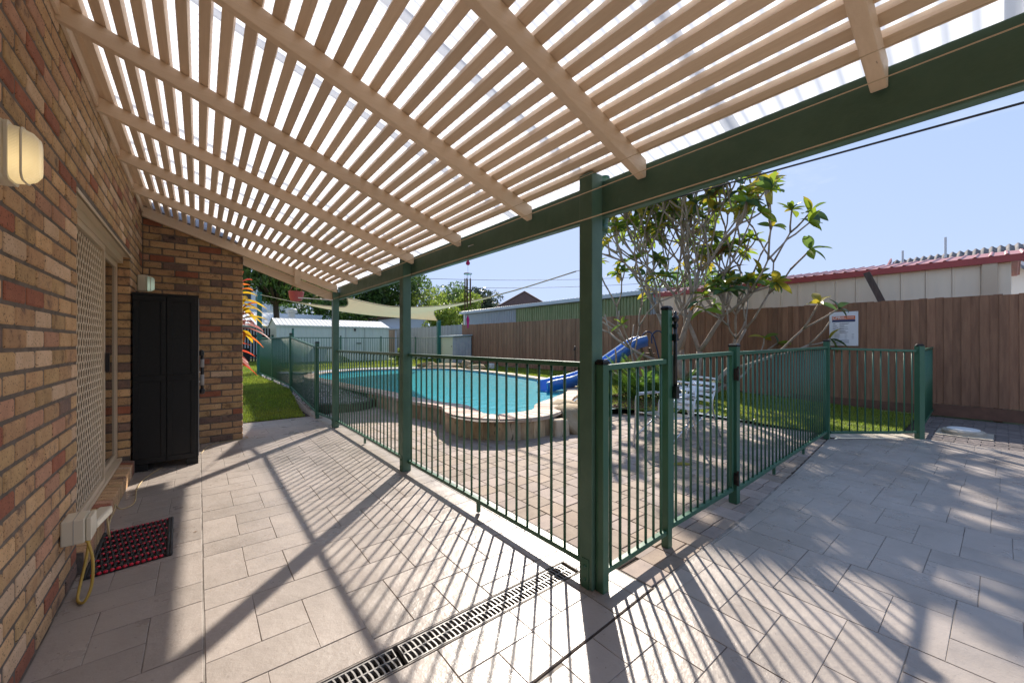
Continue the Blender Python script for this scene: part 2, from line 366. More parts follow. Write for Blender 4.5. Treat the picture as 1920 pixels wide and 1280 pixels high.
def catmull(P, n, closed=True):
    out = []; m = len(P)
    for i in range(m if closed else m - 1):
        p = [Vector(P[(i + k - 1) % m]) if closed else Vector(P[min(max(i + k - 1, 0), m - 1)]) for k in range(4)]
        for j in range(n):
            t = j / n
            out.append(.5 * ((2 * p[1]) + (-p[0] + p[2]) * t + (2 * p[0] - 5 * p[1] + 4 * p[2] - p[3]) * t * t + (-p[0] + 3 * p[1] - 3 * p[2] + p[3]) * t ** 3))
    return out
def resample(P, step):
    P = P + [P[0]]; L = [0]
    for i in range(1, len(P)): L.append(L[-1] + (P[i] - P[i - 1]).length)
    n = max(3, round(L[-1] / step)); out = []; k = 0
    for i in range(n):
        s = L[-1] * i / n
        while L[k + 1] < s: k += 1
        t = (s - L[k]) / (L[k + 1] - L[k]); out.append(P[k].lerp(P[k + 1], t))
    return out
CS, SN = math.cos(R(38.61)), math.sin(R(38.61))
def pxsize(x, y, z, size):                             # rough size on the 1920 px frame, used only to choose which pieces become parts
    d = SN * x + CS * y
    return 0 if d < .3 else size * 735 / d
def depth(x, y): return SN * x + CS * y

# ================================================================== TERRAIN
def g(x, y):
    zl = .27 * sm(7.9, 10.3, y)
    zr = .27 * min(1, max(0, (y - 1.4) / 7.4))
    t = sm(3, 6, x)
    return zl * (1 - t) + zr * t + .18 * sm(14, 20, y)
from mathutils.geometry import delaunay_2d_cdt
def area(name, poly, step, zf, mat):
    n = len(poly); pts = []
    B = []
    for i in range(n):
        a = Vector(poly[i]); b = Vector(poly[(i + 1) % n]); k = max(1, int((b - a).length / step))
        B += [a.lerp(b, j / k) for j in range(k)]
    nb = len(B); pts = list(B)
    xs = [p.x for p in B]; ys = [p.y for p in B]
    x = min(xs) + step / 2
    while x < max(xs):
        y = min(ys) + step / 2
        while y < max(ys):
            if inside(x, y, poly): pts.append(Vector((x, y)))
            y += step
        x += step
    v, e, f, *_ = delaunay_2d_cdt(pts, [(i, (i + 1) % nb) for i in range(nb)], [], 0, 1e-5)
    mb = MB(); fs = []
    for t in f:
        cx = sum(v[i].x for i in t) / 3; cy = sum(v[i].y for i in t) / 3
        if inside(cx, cy, poly):
            a, b, c = (v[i] for i in t)
            if (b - a).cross(c - a) < 0: t = list(reversed(t))
            fs.append(tuple(t))
    mb.add([(p.x, p.y, zf(p.x, p.y)) for p in v], fs)
    return struct(name, mb, mat, smooth=True)

# far sheet with a lowered yard
gm = MB(); xs = [-400, -60, -12, -6, 10.6, 25, 70, 400]; ys = [-300, -30, -5, .9, 30.2, 60, 120, 600]
for i in range(len(xs) - 1):
    for j in range(len(ys) - 1):
        z = -1.75 if (xs[i] == -6 and ys[j] == .9) else (.0 if ys[j] < 30 else .4)
        z = -.1 if ys[j] < .9 else z
        gm.add([(xs[i], ys[j], z), (xs[i + 1], ys[j], z), (xs[i + 1], ys[j + 1], z), (xs[i], ys[j + 1], z)], [(0, 1, 2, 3)])
struct('ground', gm, m_far)

LAWN = [(-6, 7.87), (1.50, 7.87), (1.60, 10.1), (1.50, 15.2), (2.0, 16.2), (3.0, 16.1), (4.0, 16.75), (5.4, 17.1), (6.9, 16.65), (8.35, 16.15), (9.0, 14.8), (9.05, 12.4),
        (8.85, 10.1), (8.45, 8.5), (7.6, 6.9), (6.9, 6.1), (6.0, 5.3), (5.6, 4.95), (5.98, 4.5), (6.2, 4.25), (6.56, 3.82), (7.1, 3.42), (7.1, 2.9), (7.03, 2.4),
        (7.1, 2.0), (7.17, 1.64), (8.07, .94), (10.43, .98), (10.43, 30.2), (-6, 30.2)]
def inward(P):
    out = []
    for x, y in P:
        if 2.9 < x < 9.1 and 5.9 < y < 17.2:
            x, y = x * .953, y * .953; d = Vector((5.5, 9.5)) - Vector((x, y)); d.normalize(); x, y = x + d.x * .16, y + d.y * .16
        out.append((x, y))
    return out
LAWN = inward(LAWN)
area('lawn', LAWN, .45, lambda x, y: g(x, y) + .012, m_turf)

# grass blades
def grass():
    rng = np.random.default_rng(3); P = []
    def scatter(x0, x1, y0, y1, dens):
        n = int((x1 - x0) * (y1 - y0) * dens); p = rng.random((n, 2)) * [x1 - x0, y1 - y0] + [x0, y0]
        return p
    cand = np.vstack([scatter(.4, 1.7, 7.87, 10.5, 5200), scatter(.4, 2.0, 10.5, 15, 2600), scatter(0, 2.2, 15, 22, 1200), scatter(6.2, 10.43, .9, 5.2, 2400),
                      scatter(8.3, 10.43, 5.2, 10, 1700), scatter(5.5, 8.4, 4.9, 8.4, 1600), scatter(8.6, 10.43, 10, 18, 900), scatter(2, 10.43, 16, 19.6, 800)])
    keep = np.array([inside(x, y, LAWN) for x, y in cand]); c = cand[keep]; n = len(c)
    z = np.array([g(x, y) for x, y in c]); d = SN * c[:, 0] + CS * c[:, 1]
    h = (.022 + .03 * rng.random(n)) * (1 + d * .02); w = (.003 + .003 * rng.random(n)) * (1 + d * .14); a = rng.random(n) * 6.283
    lean = (rng.random((n, 2)) - .5) * .05
    V = np.zeros((n, 3, 3)); dx = np.cos(a) * w; dy = np.sin(a) * w
    V[:, 0] = np.stack([c[:, 0] - dx, c[:, 1] - dy, z - .004], 1); V[:, 1] = np.stack([c[:, 0] + dx, c[:, 1] + dy, z - .004], 1)
    V[:, 2] = np.stack([c[:, 0] + lean[:, 0], c[:, 1] + lean[:, 1], z + h], 1)
    me = bpy.data.meshes.new('grass'); me.vertices.add(3 * n); me.vertices.foreach_set('co', V.ravel())
    me.loops.add(3 * n); me.loops.foreach_set('vertex_index', np.arange(3 * n)); me.polygons.add(n)
    me.polygons.foreach_set('loop_start', np.arange(n) * 3); me.polygons.foreach_set('loop_total', np.full(n, 3)); me.update(calc_edges=True)
    me.materials.append(m_grass)
    o = place('grass', me); o['label'] = 'short green grass blades covering the back yard lawn'; o['category'] = 'grass'; stuff(o)
grass()

# ------------------------------------------------------------------ patio: stamped concrete slabs
def saw(x):                                            # edge between the two pours
    P = [(-3, 1.14), (1.0, 1.147), (1.93, 1.185), (3.15, 1.226), (4.47, 1.317), (6.7, 1.506), (9, 1.7)]
    for i in range(len(P) - 1):
        if x <= P[i + 1][0]: break
    (a, b), (c, d) = P[i], P[i + 1]; return b + (d - b) * (x - a) / (c - a)
def clip(poly, nx, ny, d):                             # keep nx*x+ny*y <= d
    out = []
    for i in range(len(poly)):
        a = poly[i]; b = poly[(i + 1) % len(poly)]; fa = nx * a[0] + ny * a[1] - d; fb = nx * b[0] + ny * b[1] - d
        if fa <= 0: out.append(a)
        if (fa < 0 < fb) or (fb < 0 < fa):
            t = fa / (fa - fb); out.append((a[0] + (b[0] - a[0]) * t, a[1] + (b[1] - a[1]) * t))
    return out
def parea(p): return abs(sum(p[i][0] * p[(i + 1) % len(p)][1] - p[(i + 1) % len(p)][0] * p[i][1] for i in range(len(p)))) / 2
DR = (-.62, 1.735, 1.535, 1.675)                        # drain rectangle x0 x1 y0 y1
def cell(x0, y0, px, py):
    a, b = px / 3, py / 3; e = x0 + px; t = y0 + py
    return [(x0, y0, x0 + 2 * a, y0 + b), (x0 + 2 * a, y0, e, y0 + 2 * b), (x0 + a, y0 + b, x0 + 2 * a, y0 + 2 * b), (x0, y0 + b, x0 + a, t), (x0 + a, y0 + 2 * b, e, t)]
rect = []
for x0, yo in ((-.58, 2.17), (.02, 1.86), (.61, 1.56), (1.205, 1.78), (1.8, 1.5)):
    y = yo - .62 * 3
    while y < 8: rect += [r + ('L',) for r in cell(x0, y, .595, .62)]; y += .62
off = {2: .15, 3: -.13, 4: .17}
for k in range(-2, 12):
    x0 = 1.18 + .63 * k; y = off.get(k, random.uniform(-.2, .3)) - .63 * 8
    while y < 2: rect += [r + ('R',) for r in cell(x0, y, .63, .63)]; y += .63
polys = []
G = .0015
for x0, y0, x1, y1, side in rect:
    P = [(x0 + G, y0 + G), (x1 - G, y0 + G), (x1 - G, y1 - G), (x0 + G, y1 - G)]
    P = [(p[0] + random.uniform(-.0015, .0015), p[1] + random.uniform(-.0015, .0015)) for p in P]
    cx, cy = (x0 + x1) / 2, (y0 + y1) / 2; s0 = saw(cx); sl_ = (saw(cx + .1) - saw(cx - .1)) / .2
    if side == 'L':
        P = clip(P, sl_, -1, -(s0 - sl_ * cx) - .008); P = clip(P, -1, 0, .545); P = clip(P, 1, 0, 1.915); P = clip(P, 0, 1, 7.86)
        if cx > DR[0] and x0 < DR[1] and y0 < DR[3] and y1 > DR[2]:
            A = clip(P, 0, 1, DR[2] - .004); B = clip(P, 0, -1, -(DR[3] + .004)); Cc = clip(clip(clip(P, -1, 0, -DR[1] - .004), 0, 1, DR[3] + .003), 0, -1, -DR[2] + .003)
            cand = [A, B, Cc]
        else: cand = [P]
    else:
        P = clip(P, -sl_, 1, (s0 - sl_ * cx) - .006); P = clip(P, -1, 0, .545); P = clip(P, 1, 0, 7.9); P = clip(P, 0, -1, 3.6)
        if cx > 6.6: P = clip(P, .62, .785, .62 * 7.03 + .785 * 1.36)
        cand = [P]
    for q in cand:
        if len(q) > 2 and parea(q) > .0015: polys.append(q)
patio_base = MB()
for q in ([(-.6, -3.6), (7.9, -3.6), (7.9, .75), (7.0, 1.45), (1.93, 1.19), (1.93, DR[2]), (-.6, DR[2])], [(DR[1], DR[2]), (1.93, DR[2]), (1.93, DR[3]), (DR[1], DR[3])], [(-.6, DR[3]), (1.93, DR[3]), (1.93, 7.88), (-.6, 7.88)]):
    patio_base.add([(p[0], p[1], -.0035) for p in q], [tuple(range(len(q)))])
patio_base.add([(-.6, 7.88, -.0035), (1.93, 7.88, -.0035), (1.93, 7.88, -.25), (-.6, 7.88, -.25)], [(0, 1, 2, 3)])
patio = struct('patio', patio_base, m_groove)
polys.sort(key=lambda q: -pxsize(sum(p[0] for p in q) / len(q), sum(p[1] for p in q) / len(q), 0, math.sqrt(parea(q)) / max(.3, abs(depth(q[0][0], q[0][1]))))
           if depth(q[0][0], q[0][1]) > .3 else 0)
rest = MB()
for i, q in enumerate(polys):
    if i < 300: part('paving_slab', MB().prism(q, -.02, 0, .0018), m_slab, patio, org=(q[0][0], q[0][1], 0))
    else: rest.prism(q, -.02, 0, .0018)
stuff(part('paving_slab_rest', rest, m_slab, patio))

# ------------------------------------------------------------------ pool outline
INN = [(2.98, 13.9), (3.06, 11.9), (3.15, 10.6), (3.33, 9.0), (3.39, 8.1), (3.385, 7.4), (3.50, 6.5), (3.66, 5.9), (3.54, 5.33), (3.44, 4.98), (3.60, 4.80), (4.22, 4.78), (4.65, 5.17), (5.22, 5.45), (6.13, 5.91), (6.75, 6.38),
       (7.45, 7.35), (8.05, 8.7), (8.36, 10.26), (8.56, 12.3), (8.50, 14.5), (7.97, 15.6), (6.71, 16.05), (5.41, 16.45), (4.16, 15.95), (3.3, 15.1)]
INN = [(x * .953, y * .953) for x, y in INN]
inner = resample(catmull([Vector(p) for p in INN], 8), .122)
def offs(P, w):
    out = []; n = len(P)
    for i in range(n):
        t = (P[(i + 1) % n] - P[i - 1]).normalized(); nn = Vector((-t.y, t.x))
        if inside(*(P[i] + nn * .02), [tuple(p) for p in P]): nn = -nn
        out.append(P[i] + nn * (w(P[i]) if callable(w) else w))
    return out
def smooth_p(P, it):
    for _ in range(it): P = [(P[i - 1] + P[i] * 2 + P[(i + 1) % len(P)]) / 4 for i in range(len(P))]
    return P
outer = smooth_p(offs(inner, lambda p: .33 + .19 * sm(6.0, 5.2, p.y) * sm(5.6, 4.6, p.x)), 5)
ZC = .30
cop = thing('pool_coping', 'pink and cream brick coping around the swimming pool edge', 'pool edging', (5, 8, ZC))
n = len(inner); rest = MB(); idx = sorted(range(n), key=lambda i: depth(*inner[i])); near = set(idx[:298])
for i in range(n):
    j = (i + 1) % n; a, b, c, d = inner[i], inner[j], outer[j], outer[i]
    e = .025
    q = [a.lerp(b, e), a.lerp(b, 1 - e), d.lerp(c, 1 - e), d.lerp(c, e)]
    ar = sum(q[k].x * q[(k + 1) % 4].y - q[(k + 1) % 4].x * q[k].y for k in range(4))
    if ar < 0: q.reverse()
    z = ZC + random.uniform(-.002, .002)
    m = MB().prism([tuple(p) for p in q], z - .055, z, .006)
    if i in near: part('coping_brick', m, m_copg[random.random() < .55], cop, org=(q[0].x, q[0].y, z))
    else: rest.prism([tuple(p) for p in q], z - .055, z, .006)
if rest.v: stuff(part('coping_brick_rest', rest, m_copg[1], cop))
bed = MB(); k = [(p.x, p.y) for p in inner]; o2 = [(p.x, p.y) for p in offs(inner, lambda p: .30 + .19 * sm(6.0, 5.2, p.y) * sm(5.6, 4.6, p.x))]
bed.add([(x, y, ZC - .02) for x, y in k] + [(x, y, ZC - .02) for x, y in o2], [(i, (i + 1) % n, n + (i + 1) % n, n + i) for i in range(n)])
part('mortar_bed', bed, m_mortar, cop)
# shell + water
sh = MB(); rings = [(-.01, ZC - .05), (0, -.1), (.02, -.9), (.25, -1.05)]
vs = []
for w, z in rings: vs += [(p.x, p.y, z) for p in offs(inner, -w if w > 0 else .01)]
f = []
for r in range(3): f += [(r * n + i, r * n + (i + 1) % n, (r + 1) * n + (i + 1) % n, (r + 1) * n + i) for i in range(n)]
f.append(tuple(3 * n + i for i in range(n)))
sh.add(vs, f); struct('pool_basin', sh, m_shell)
k1 = offs(inner, -.004); struct('waterline_band', MB().add([(p.x, p.y, .12) for p in k1] + [(p.x, p.y, ZC - .05) for p in k1], [(i, (i + 1) % n, n + (i + 1) % n, n + i) for i in range(n)]), M('waterline_blue', (.04, .22, .42), (.06, .32, .5), 30, .3))  # added ring; its blue stands in for the reflection along the far edge
struct('pool_water', MB().add([(p.x, p.y, .215) for p in inner], [tuple(range(n))]), m_water)

# retaining wall of upright stone blocks
rw = thing('pool_retaining_wall', 'low wall of upright tan stone blocks under the pool coping', 'retaining wall', (3.2, 6, 0))
on = [p for p in outer]; walk = [p for p in on if p.y < 8.6 and (p.x < 3.5 or p.y < 4.55) and p.x < 4.15]
walk = sorted([p for p in walk if not (p.x > 3.3 and p.y > 5)], key=lambda p: math.atan2(p.y - 5.3, p.x - 5.2) % (2 * math.pi))
# chain them by nearest neighbour from the far end
chain = [max(walk, key=lambda p: p.y)]; left = [p for p in walk if p is not chain[0]]
while left:
    q = min(left, key=lambda p: (p - chain[-1]).length)
    if (q - chain[-1]).length > .5: break
    chain.append(q); left.remove(q)
L = [0]
for i in range(1, len(chain)): L.append(L[-1] + (chain[i] - chain[i - 1]).length)
def along(s):
    s = min(max(s, 0), L[-1] - 1e-4); k = 0
    while L[k + 1] < s: k += 1
    return chain[k].lerp(chain[k + 1], (s - L[k]) / (L[k + 1] - L[k]))
s = 0
while s < L[-1] - .05:
    w = random.uniform(.13, .24); a, b = along(s + .004), along(s + w - .004); t = (b - a).normalized(); nn = Vector((-t.y, t.x))
    if (a + nn * .1 - Vector((5.2, 8))).length > (a - Vector((5.2, 8))).length: nn = -nn
    a2 = a + nn * (.03 + random.uniform(-.008, .008)); b2 = b + nn * (.03 + random.uniform(-.008, .008)); th = .12
    P = [a2, b2, b2 + nn * th, a2 + nn * th]
    if sum(P[k].x * P[(k + 1) % 4].y - P[(k + 1) % 4].x * P[k].y for k in range(4)) < 0: P.reverse()
    o = part('stone_block', MB().prism([tuple(p) for p in P], -.03, ZC - .057 + random.uniform(-.004, 0)), m_stone[random.random() < .45], rw, org=(a.x, a.y, 0))
    shade_bevel(o, .012, 2); s += w

# curved edging of the gravel bed
st = thing('curved_garden_edging', 'dark curved stone edging of the raised gravel bed left of the pool', 'garden edging', (2.4, 8, 0))
ep = catmull([Vector(p) for p in ((1.72, 8.55), (1.80, 8.15), (2.05, 7.93), (2.45, 7.86), (2.80, 8.12), (3.02, 8.5))], 10, closed=False)
i = 0
while i < len(ep) - 4:
    a, b = ep[i], ep[i + 3]; t = (b - a).normalized(); nn = Vector((-t.y, t.x)); a = a + t * .004; b = b - t * .004
    P = [a, b, b + nn * .14, a + nn * .14]
    if sum(P[k].x * P[(k + 1) % 4].y - P[(k + 1) % 4].x * P[k].y for k in range(4)) < 0: P.reverse()
    shade_bevel(part('edging_stone', MB().prism([tuple(p) for p in P], -.03, .16 + random.uniform(-.01, .01)), m_step, st, org=(a.x, a.y, 0)), .012); i += 3
GR = [(1.62, 8.0), (1.9, 8.15), (2.2, 8.0), (2.5, 8.0), (2.95, 8.55), (3.03, 8.9), (2.85, 10.2), (2.85, 11.6), (2.85, 13.3), (3.2, 14.9), (3.3, 15.6), (3.3, 16.15), (2.0, 16.25), (1.50, 15.2), (1.60, 10.1)]
gz = lambda x, y: .13 + .09 * sm(8.3, 10.5, y)
area('gravel_bed_soil', GR, .4, gz, m_soil)
def pebbles(name, poly, zf, num, r0, r1, mat, label, cat, seed=5):
    rng = random.Random(seed); mb = MB(); xs = [p[0] for p in poly]; ys = [p[1] for p in poly]; k = 0
    while k < num:
        x = rng.uniform(min(xs), max(xs)); y = rng.uniform(min(ys), max(ys))
        if not inside(x, y, poly): continue
        r = rng.uniform(r0, r1); z = zf(x, y); k += 1
        v = [(x + r * rng.uniform(.6, 1.2), y, z), (x, y + r * rng.uniform(.6, 1.2), z), (x - r * rng.uniform(.6, 1.2), y, z), (x, y - r * rng.uniform(.6, 1.2), z), (x + r * rng.uniform(-.3, .3), y + r * rng.uniform(-.3, .3), z + r * rng.uniform(.5, 1.1))]
        mb.add(v, [(0, 1, 4), (1, 2, 4), (2, 3, 4), (3, 0, 4)])
    o = part(name, mb, mat, None, (0, 0, 0)); o['label'] = label; o['category'] = cat; return stuff(o)
pebbles('gravel', GR, gz, 9000, .012, .032, m_gravel, 'grey gravel in the raised bed between fence and pool', 'gravel')

# ------------------------------------------------------------------ paved pool yard: herringbone pavers
YARD = [(1.92, 1.19)] + [(x, saw(x) + .012) for x in (2.5, 3.2, 4, 5, 6, 6.7)] + [(6.95, 1.56), (7.3, 1.62), (7.3, 2.0), (7.2, 2.4), (7.3, 2.9), (7.3, 3.45), (6.74, 3.9), (6.38, 4.4), (6.1, 4.7), (5.5, 5.0), (4.2, 4.45), (3.5, 4.38), (3.15, 4.40),
        (3.0, 4.5), (2.95, 4.6), (3.05, 4.85), (3.22, 5.3), (3.2, 5.85), (3.15, 6.7), (3.15, 8.04), (3.1, 8.6), (2.80, 8.3), (2.45, 8.05), (2.05, 8.1), (1.92, 8.25)]
yard = struct('paved_pool_yard', MB().add([(1.925, 1.18, -.012), (7.4, 1.5, -.012), (7.4, 4.9, -.012), (3.3, 5.2, -.012), (3.3, 8.6, -.012), (1.5, 8.6, -.012), (1.5, 7.88, -.012), (1.925, 7.88, -.012)], [tuple(range(8))]), m_sandbed)
Gp = .0025; ok = []
for i in range(27):
    x0 = 1.925 + .2 * i; y = 1.3 + (.035 if i % 2 else .125) + .008 * math.sin(i * 2.3)
    while y < 8.6:
        x1, y1 = x0 + .2, y + .2
        P = [(x0 + Gp, y + Gp), (x1 - Gp, y + Gp), (x1 - Gp, y1 - Gp), (x0 + Gp, y1 - Gp)]; y += .2
        lim = saw(x0 + .1) + .206; P = clip(P, 0, -1, -lim)
        if len(P) < 3 or parea(P) < .002: continue
        if sum(inside(px, py, YARD) for px, py in P) >= 2: ok.append(P)
x = 1.93
while x < 6.6:                                          # border row against the saw cut
    s0 = saw(x + .1) + .012
    for a, b in (((0, .095), (.1, .197)) if round((x - 1.93) / .2) % 3 else ((0, .197),)): ok.append([(x + Gp, s0 + a), (x + .2 - Gp, s0 + a + .001), (x + .2 - Gp, s0 + b), (x + Gp, s0 + b)])
    x += .2
ok.sort(key=lambda P: depth(*P[0]))
rest = MB()
for i, P in enumerate(ok):
    z = random.uniform(-.0018, .0018); P = [(p[0] + random.uniform(-.001, .001), p[1] + random.uniform(-.001, .001)) for p in P]
    mi = random.choice((0, 0, 1, 1, 2))
    if i < 300: part('paver', MB().prism(P, -.03, z, .003), m_paver[mi], yard, org=(P[0][0], P[0][1], 0))
    else: rest.prism(P, -.03, z, .003, mi)
stuff(part('paver_rest', rest, m_paver, yard))

struct('concrete_strip', MB().add([(6.96, 1.50, -.001), (7.9, .765, -.001), (8.12, .95, -.001), (7.20, 1.68, -.001)], [(0, 1, 2, 3)]), m_conc)
# dark pavers by the side fence
DP = [(7.915, .72), (8.1, .86), (10.40, .93), (10.40, -3.6), (7.915, -3.6)]
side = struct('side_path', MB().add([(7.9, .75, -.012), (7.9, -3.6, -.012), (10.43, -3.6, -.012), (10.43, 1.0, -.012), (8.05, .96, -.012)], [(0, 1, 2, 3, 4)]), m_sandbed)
k = 0; x = 7.915; rest = MB(); L2 = []
while x < 10.38:
    y = -3.5 + (.115 if k % 2 else 0)
    while y < 1.0:
        P = [(x + .003, y + .003), (x + .112, y + .003), (x + .112, y + .227), (x + .003, y + .227)]
        P = clip(P, -.05, 1, .93 - .05 * 10.3 + .0); P = clip(P, -.62, .785, -.62 * 7.915 + .785 * .73) if x < 8.1 else P
        if len(P) > 2 and parea(P) > .003 and (P[0][0] - 8.67) ** 2 + (P[0][1] - .36) ** 2 > .0: L2.append(P)
        y += .23
    x += .115; k += 1
L2.sort(key=lambda P: abs(P[0][1] - .2) + (5 if P[0][1] < -.6 else 0))
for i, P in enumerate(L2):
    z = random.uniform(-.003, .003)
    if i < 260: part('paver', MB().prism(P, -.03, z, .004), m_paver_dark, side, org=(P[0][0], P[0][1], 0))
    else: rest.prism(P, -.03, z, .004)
stuff(part('paver_rest', rest, m_paver_dark, side))

# ================================================================== HOUSE
WX = -.545; PITCH = .087; BH = .0745; BL = .23
house = thing('brick_house', 'tumbled multicoloured brick house with sliding door and end wall behind the cabinet', 'house', (WX, 4, 0))
DY0, DY1, DZ0, DZ1 = 3.313, 5.56, .15, 2.209             # door opening
EX, EY = .478, 6.6                                       # end wall corner
mb = MB()
mb.box(-.75, WX - .0055, -3.6, DY0 + .004, -.05, 3.3)
mb.box(-.75, WX - .0055, DY1 + .006, EY + .2, -.05, 3.3)
mb.box(-.75, WX - .0055, DY0 + .004, DY1 - .004, DZ1 - .004, 3.3)
mb.box(-.75, WX - .0055, DY0 + .004, DY1 - .004, -.05, DZ0 - .03)
mb.box(WX - .02, EX - .009, EY + .0055, EY + .2, -.05, 3.3)
mb.box(-5, EX - .009, EY + .2, 7.3, -.05, 3.0)
part('mortar_wall', mb, m_mortar, house)
mb = MB(); mb.box(-4.8, -.76, 3.0, 3.1, -.05, 2.6); mb.box(-4.8, -.76, 6.2, 6.3, -.05, 2.6); mb.box(-4.9, -4.8, 3, 6.3, -.05, 2.6); mb.box(-4.8, -.75, 3, 6.3, -.05, .1); mb.box(-4.8, -.75, 3, 6.3, 2.6, 2.7)
part('dark_room', mb, M('room_paint', (.16, .12, .09), None, rough=.8), house)
brm = {}
def brickmesh(L, D, mi, nrm):
    k = (round(L, 3), D, mi, nrm)
    if k not in brm:
        brm[k] = beveled_box('brick', (D if nrm == 'x' else L), (L if nrm == 'x' else D), BH, .0105, m_bricks[mi], 2)
    return brm[k]
wts = [27, 24, 17, 8, 13, 2, 12, 15]
wts_end = [10, 2, 26, 8, 26, 12, 1, 26]
items = []
for c in range(0, 38):
    z = c * PITCH + .005
    y = 2.23 - .24 * 24 + (.12 if c % 2 == 0 else 0)
    while y < EY:
        y0, y1 = y + .0072, y + .2328
        y += .24
        segs = [(y0, y1)]
        if z + BH > DZ0 - .03 and z < DZ1 - .02 and y1 > DY0 and y0 < DY1:
            segs = []
            if y0 < DY0: segs.append((y0, DY0))
            if y1 > DY1: segs.append((DY1, y1))
        for a, b in segs:
            b = min(b, EY - .0)
            if b - a > .03: items.append(('x', (a + b) / 2, z + BH / 2, b - a))
for c in range(0, 37):
    z = c * PITCH + .005
    x = EX
    first = .12 if c % 2 == 0 else .24
    while x > WX + .03:
        L0 = first; first = .24
        a = max(x - L0, WX + .002) + .004; b = x - .004 if x < EX else x
        if b - a > .03: items.append(('y', (a + b) / 2, z + BH / 2, b - a))
        x -= L0
def bsize(it):
    if it[0] == 'x': x, y = WX, it[1]
    else: x, y = it[1], EY
    d = depth(x, y)
    if d < .35: return -1
    px = 960 + 735 * (CS * x - SN * y) / d; py = 643 - (it[2] - 1.33) * 735 / d
    if px < -60 or py < -60 or py > 1340: return -1
    if it[0] == 'y' and it[2] > 2.95 - (it[1] - WX) * .33: return -1
    if it[0] == 'x' and it[2] > 2.95: return -1
    return 1 / d
items.sort(key=lambda i: -bsize(i))
rng = random.Random(11); rest = MB(); cnt = 0
for it in items:
    W_ = wts if it[0] == 'x' else wts_end
    mi = rng.choices(range(8), W_)[0]
    jit = rng.uniform(-.0022, .0022)
    if bsize(it) > 0 and cnt < 300:
        cnt += 1; rz = rng.uniform(-.006, .006)
        base = .23 if it[3] > .18 else .11
        if it[0] == 'x': place('brick', brickmesh(base, .1, mi, 'x'), house, (WX - .05 + jit, it[1], it[2]), rz, (1, it[3] / base, 1))
        else: place('brick', brickmesh(base, .1, mi, 'y'), house, (it[1], EY + .05 + jit, it[2]), rz, (it[3] / base, 1, 1))
    else:
        h = it[3] / 2
        me = brickmesh(.23 if it[3] > .18 else .11, .1, mi, it[0])
        if it[0] == 'x': sc_ = (1, it[3] / (.23 if it[3] > .18 else .11), 1); o_ = (WX - .05 + jit, it[1], it[2])
        else: sc_ = (it[3] / (.23 if it[3] > .18 else .11), 1, 1); o_ = (it[1], EY + .05 + jit, it[2])
        rest.add([(v.co.x * sc_[0] + o_[0], v.co.y * sc_[1] + o_[1], v.co.z + o_[2]) for v in me.vertices], [tuple(p.vertices) for p in me.polygons], mi)
stuff(part('brick_rest', rest, m_bricks, house))
# right side return of the end wall
mb = MB()
for c in range(0, 36):
    y = EY + (.0 if c % 2 else -.12)
    while y < 7.2:
        a = max(y + .004, EY + .1); b = y + .236; y += .24
        if b > a + .03: mb.box(EX - .1, EX - .001, a, b, c * PITCH + .005, c * PITCH + .005 + BH, rng.choices(range(8), wts_end)[0])
stuff(part('side_bricks', mb, m_bricks, house))
# reveal bricks of the door opening (far side faces -Y)
for c in range(2, 26):
    z = c * PITCH + .005 + BH / 2
    place('reveal_brick', brickmesh(.11, .1, rng.choices(range(8), wts_end)[0], 'y'), house, (WX - .050, DY1 + .046, z), 0, (.88, 1, 1))
# sloping sill bricks
y = DY0 + .01
while y < DY1 - .05:
    mi = rng.choices(range(8), [10, 3, 26, 14, 20, 6, 10, 8])[0]; yy = y + .076
    v = [(-.66, y, .0), (-.515, y, .0), (-.515, yy, .0), (-.66, yy, .0)]; t = [(-.66, y, .150), (-.515, y, .128), (-.515, yy, .128), (-.66, yy, .150)]
    shade_bevel(part('sill_brick', MB().hexa(v, t), m_bricks[mi], house, org=(-.58, y, .1)), .007, 2); y += .0865
part('sill_mortar', MB().hexa([(-.66, DY0, 0), (-.522, DY0, 0), (-.522, DY1, 0), (-.66, DY1, 0)], [(-.66, DY0, .142), (-.522, DY0, .12), (-.522, DY1, .12), (-.66, DY1, .142)]), m_mortar, house)
part('steel_lintel', MB().box(-.655, WX - .004, DY0 - .01, DY1 + .01, DZ1 - .012, DZ1 - .004).box(WX - .010, WX + .004, DY0 - .02, DY1 + .02, DZ1 - .012, DZ1 + .01), m_cream_fr, house)
# sliding door
door = part('sliding_door', MB().box(-.69, -.60, DY0 + .004, DY1 - .06, .152, .185).box(-.69, -.60, DY0 + .004, DY1 - .002, DZ1 - .075, DZ1 - .014)
            .box(-.70, -.640, DY1 - .055, DY1 - .004, .185, DZ1 - .075)
            .box(-.69, -.60, DY0 + .006, DY0 + .04, .185, DZ1 - .075), m_cream_fr, house)
def leaf_frame(nm, y0, y1, x, w=.045):
    return part(nm, MB().box(x - .015, x + .015, y0, y0 + w, .19, DZ1 - .08).box(x - .015, x + .015, y1 - w, y1, .19, DZ1 - .08)
                .box(x - .015, x + .015, y0 + w, y1 - w, .19, .19 + w).box(x - .015, x + .015, y0 + w, y1 - w, DZ1 - .08 - w, DZ1 - .08), m_cream_fr, door)
leaf_frame('glass_frame', DY0 + 1.15, DY1 - .06, -.655, .05)
part('pane', MB().box(-.659, -.653, DY0 + 1.2, DY1 - .11, .24, DZ1 - .13), m_glass, door)
part('pane', MB().box(-.687, -.681, DY0 + .06, DY0 + 1.2, .24, DZ1 - .13), m_glass, door)
SY0, SY1 = DY0 + .02, DY0 + 1.30
leaf_frame('screen_frame', SY0, SY1, -.618, .042)
